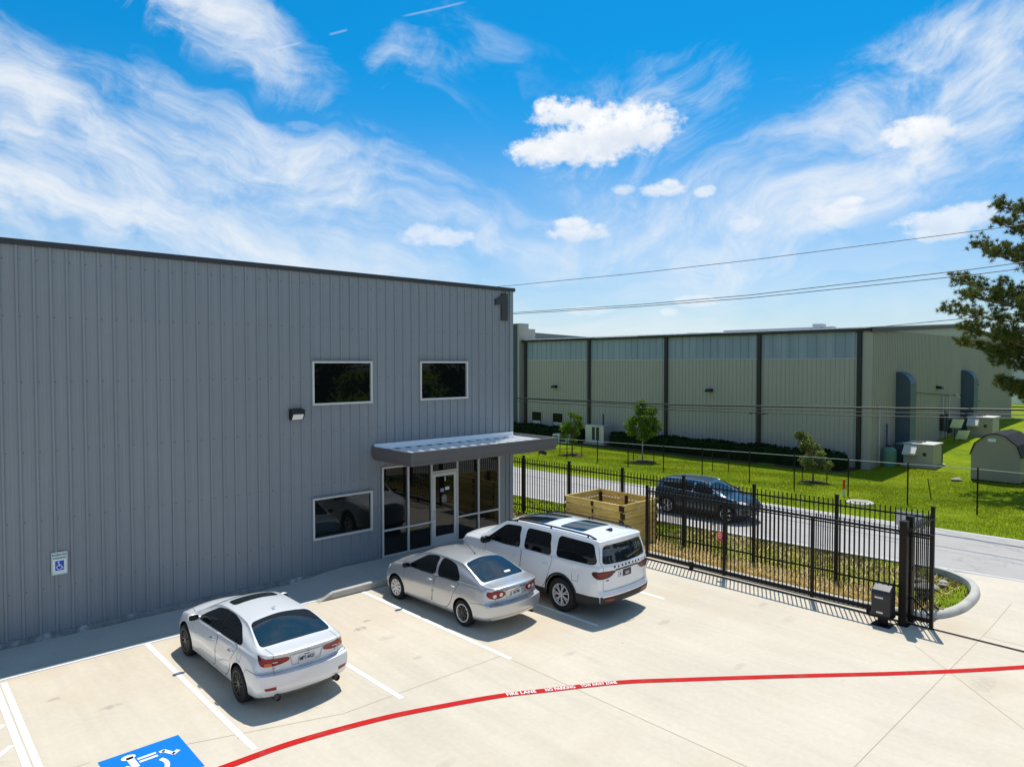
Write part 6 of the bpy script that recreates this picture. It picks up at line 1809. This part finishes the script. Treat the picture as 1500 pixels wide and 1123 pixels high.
    c.lay('windscreen', 'car_glass', [(1.40, -.80, 1), (1.40, .80, 1), (.58, .74, 1), (.58, -.74, 1)], (0, 0, -1), .005, n=20, m=14, rnd=1)
    c.lay('glass_roof', 'car_glass', [(.42, -.54, 2), (.42, .54, 2), (-.62, .56, 2), (-.62, -.56, 2)], (0, 0, -1), .005, n=18, m=14, rnd=1)
    c.lay('glass_roof', 'car_glass', [(-1.08, -.52, 2), (-1.08, .52, 2), (-1.86, .52, 2), (-1.86, -.52, 2)], (0, 0, -1), .005, n=18, m=14, rnd=1)
    p, nr = c.hit((-2.22, 0, 5), (0, 0, -1)); mb = MB(); mb.prism([(-.11, -.005), (.10, -.005), (-.06, .07), (-.11, .06)], 'y', -.035, .035); mb.v = [tuple(Vector(v)+p) for v in mb.v]; mb.build('antenna_fin', 'rim_black', c.body, bevel=.012)
    mb = MB(); mb.add(*c.strip([(-2.78, .42, 1.16), (-2.8, 0, 1.165), (-2.78, -.42, 1.16)], (1, 0, 0), .035, .008)); mb.build('trim_bar', 'rim_black', c.body, fix=False)
    for k, ch in enumerate('WAGONEER'):
        p, nr = c.hit((-6, .46-.92*k/7, 1.235), (1, 0, 0)); mb = MB(); put_text(mb, ch, .066, p+nr*.006, (0, -1, 0), (.12, 0, 1), 0, .006, .004); o = mb.build('letter', 'seam', c.body, fix=False)
    c.lay('plate_recess', 'paint_white', [(-2.8, -.34, 1.12), (-2.8, .34, 1.12), (-2.8, .29, .93), (-2.8, -.29, .93)], (1, 0, 0), .002, n=14, m=6, rnd=1)
    c.plate(1.045, .02, '16531', back='rim_black', ink='decal_white', y=.02, state='')
    p, nr = c.hit((-6, .265, 1.04), (1, 0, 0)); mb = MB(); mb.obox(p+nr*.008, (0, .055, 0), (0, 0, .075), (.004, 0, 0)); tg = mb.build('temporary_tag', 'plate_white', c.body, bevel=.003); mb = MB(); mb.prism([(.0, -.03), (.02, 0), (.0, .03), (-.02, 0)], 'x', -.002, .002); mb.v = [tuple(Vector(v)+p+nr*.014+Vector((0, .0, 0))) for v in mb.v]; mb.build('tag_mark', 'plate_text', tg)
    p, nr = c.hit((-6, .66, .955), (1, 0, 0)); mb = MB(); put_text(mb, 'Series II', .040, p+nr*.006, (0, -1, 0), (0, 0, 1), 0, .004, .001); mb.build('lettering', 'seam', c.body, fix=False)
    c.lay('cladding', 'cladding', [(-2.8, -.90, .42), (-2.8, .90, .42), (-2.8, .90, .575), (-2.8, -.90, .575)], (1, 0, 0), .006, n=24, m=6, rnd=0)
    mb = MB(); mb.add(*c.strip([(-2.8, -.86, .60), (-2.8, .86, .60)], (1, 0, 0), .016, .010)); mb.build('bumper_chrome', 'chrome', c.body, fix=False)
    c.seams([([(-2.7, -.80, 1.27), (-2.78, -.80, .99)], (1, 0, 0)), ([(-2.7, .80, 1.27), (-2.78, .80, .99)], (1, 0, 0)), ([(-2.78, .80, .99), (-2.78, .79, .71), (-2.78, -.79, .71), (-2.78, -.80, .99)], (1, 0, 0)), ([(-2.68, .80, 1.75), (-2.7, .86, 1.40), (-2.7, .82, 1.27)], (1, 0, 0)), ([(-2.68, -.80, 1.75), (-2.7, -.86, 1.40), (-2.7, -.82, 1.27)], (1, 0, 0)),
             ([(1.46, -.86, 1), (1.50, 0, 1), (1.46, .86, 1)], (0, 0, -1)), ([(1.46, .86, 1), (2.4, .76, 1)], (0, 0, -1)), ([(1.46, -.86, 1), (2.4, -.76, 1)], (0, 0, -1)), ([(-1.92, 1, 1.02), (-1.92, 1, .86), (-2.1, 1, .855), (-2.12, 1, 1.03)], (0, -1, 0))], .008)
    c.wheels(dict(disc='rim_black', mats=['rim_silver', 'rim_silver'], n=7, w=.019, fork=.17))
wagon()

# ---------------- dark crossover out on the road
SUV = dict(
    axles=(-1.30, 1.30), wheel_r=.335, tyre_w=.22, rim_r=.235, track=.885, dark=.36, arch=.38, zm=.66, bulge_r=.20, bulge_f=.34, bow=.02,
    curves=dict(
        zc=[(-2.12, 1.08), (-2.06, 1.19), (-1.92, 1.30), (-1.72, 1.39), (-1.5, 1.43), (-1.0, 1.465), (-.4, 1.48), (.1, 1.46), (.42, 1.41), (.75, 1.27), (1.0, 1.14), (1.18, 1.05), (1.28, 1.02), (1.6, .98), (1.9, .90), (2.08, .80), (2.14, .70)],
        cr=[(-2.12, .05), (-1.6, .06), (-.8, .065), (.3, .065), (.8, .06), (1.3, .05), (1.9, .06), (2.14, .05)],
        zs=[(-2.12, 1.02), (-1.6, 1.06), (-.8, 1.03), (.3, .99), (1.0, .965), (1.5, .92), (1.9, .82), (2.14, .64)],
        ws=[(-2.12, .72), (-1.8, .80), (-1.2, .845), (0, .85), (1.1, .84), (1.6, .81), (2.0, .72), (2.14, .66)],
        wm=[(-2.12, .82), (-1.8, .87), (-1.3, .898), (0, .885), (1.3, .898), (1.8, .87), (2.14, .76)],
        wr=[(-2.12, .60), (-1.8, .60), (-1.2, .60), (-.3, .595), (.4, .60), (.8, .65), (1.15, .72), (1.3, .73), (1.7, .70), (2.0, .62), (2.14, .54)],
        zb=[(-2.12, .36), (-1.7, .28), (-1.0, .24), (1.0, .24), (1.8, .26), (2.14, .30)]),
    rear=[(.3, .10), (.45, .02), (.6, .0), (.75, .0), (.82, .04), (1.0, .05), (1.2, .08), (1.6, .12)],
    front=[(.3, .06), (.5, .0), (.7, .0), (.85, .08), (1.6, .1)])
def crossover():
    c = Car('parked_car', 'dark blue grey crossover on the road behind the iron fence', 'car', (24.78, 15.05, -.096), -math.pi/2+.03, SUV, 'paint_slate')
    P = [(.98, .995), (.70, 1.14), (.40, 1.30), (.05, 1.355), (-.7, 1.35), (-1.2, 1.30), (-1.62, 1.20), (-1.50, 1.10), (-.6, 1.04), (.4, 1.01)]
    for sg in (1, -1):
        tr = c.lay('window_trim', 'chrome', [(x, sg, z) for x, z in P], (0, -sg, 0), .002, n=40, grow=.016, rnd=1)
        c.lay('side_window', 'car_glass', [(x, sg, z) for x, z in P if x > -.1] if False else [(.98, sg, .995), (.70, sg, 1.14), (.40, sg, 1.30), (.05, sg, 1.355), (-.12, sg, 1.354), (-.14, sg, 1.025), (.4, sg, 1.01)], (0, -sg, 0), .006, tr, n=26, rnd=1)
        c.lay('side_window', 'car_glass', [(-.17, sg, 1.354), (-.7, sg, 1.35), (-1.2, sg, 1.30), (-1.62, sg, 1.20), (-1.50, sg, 1.10), (-.6, sg, 1.04), (-.18, sg, 1.028)], (0, -sg, 0), .006, tr, n=26, rnd=1)
        c.door([(1.02, .98), (1.0, .6), (.94, .36), (-.08, .36), (-.15, 1.02), (.4, 1.0)], (-.0, .90), sg, 'paint_slate')
        c.door([(-.18, 1.02), (-.11, .36), (-.72, .36), (-.90, .55), (-.98, .80), (-1.12, 1.07), (-.6, 1.04)], (-.86, .93), sg, 'paint_slate')
        c.mirror(.84, 1.02, 'paint_slate', sg, .95)
        c.lay('headlight', 'lamp_clear', [(2.05, .55*sg, .80), (1.85, .76*sg, .86), (1.72, .81*sg, .86), (1.80, .80*sg, .79), (2.07, .56*sg, .73)], (-.75, -.66*sg, 0), .008, n=16, rnd=1)
        c.lay('tail_light', 'lamp_red', [(-2.0, .72*sg, 1.02), (-1.75, .84*sg, 1.05), (-1.8, .83*sg, .93), (-2.05, .68*sg, .90)], (.7, -.7*sg, 0), .008, n=12, rnd=1)
        for ax in (-1.30, 1.30):
            pts = [(ax+.41*math.cos(a), sg, .345+.41*math.sin(a)) for a in np.linspace(-.05, math.pi+.05, 22)]
            mb = MB(); mb.add(*c.strip(pts, (0, -sg, 0), .06, .008, 2)); mb.build('arch_trim', 'cladding', c.body, fix=False)
        c.lay('cladding', 'cladding', [(.90, sg, .26), (.90, sg, .40), (-.88, sg, .40), (-.88, sg, .26)], (0, -sg, 0), .006, n=20, m=4, rnd=0)
        c.lay('fog_lamp', 'cladding', [(2.05, .5*sg, .55), (1.85, .74*sg, .55), (1.85, .74*sg, .40), (2.08, .5*sg, .40)], (-.8, -.6*sg, 0), .006, n=12, rnd=1)
        P_ = []
        for x in np.linspace(.25, -1.55, 12):
            p, nr = c.hit((x, .565*sg, 5), (0, 0, -1)); P_.append(p+Vector((0, 0, .035 if .1 > x > -1.4 else .008)))
        mb = MB(); mb.tube(P_, .016, 6); mb.build('roof_rail', 'chrome', c.root, smooth=60)
    c.lay('windscreen', 'rear_glass', [(1.16, -.68, 1), (1.16, .68, 1), (.46, .57, 1), (.46, -.57, 1)], (0, 0, -1), .005, n=20, m=14, rnd=1)
    c.lay('rear_window', 'rear_glass', [(-2.06, -.54, 1.2), (-2.06, .54, 1.2), (-1.74, .50, 1.5), (-1.74, -.50, 1.5)], (0, 0, -1), .005, n=14, m=12, rnd=1)
    c.lay('roof_panel', 'rim_black', [(.30, -.50, 2), (.30, .50, 2), (-1.45, .50, 2), (-1.45, -.50, 2)], (0, 0, -1), .003, n=20, m=12, rnd=1)
    c.lay('grille', 'cladding', [(2.1, -.46, .78), (2.1, .46, .78), (2.1, .38, .52), (2.1, -.38, .52)], (-1, 0, 0), .006, n=16, m=8, rnd=1)
    c.seams([([(1.24, -.72, 1), (1.27, 0, 1), (1.24, .72, 1)], (0, 0, -1)), ([(1.24, .72, 1), (1.95, .58, 1)], (0, 0, -1)), ([(1.24, -.72, 1), (1.95, -.58, 1)], (0, 0, -1))], .008)
    c.wheels(dict(disc='rim_black', mats=['rim_silver', 'rim_silver'], n=5, w=.016, fork=.24))
crossover()
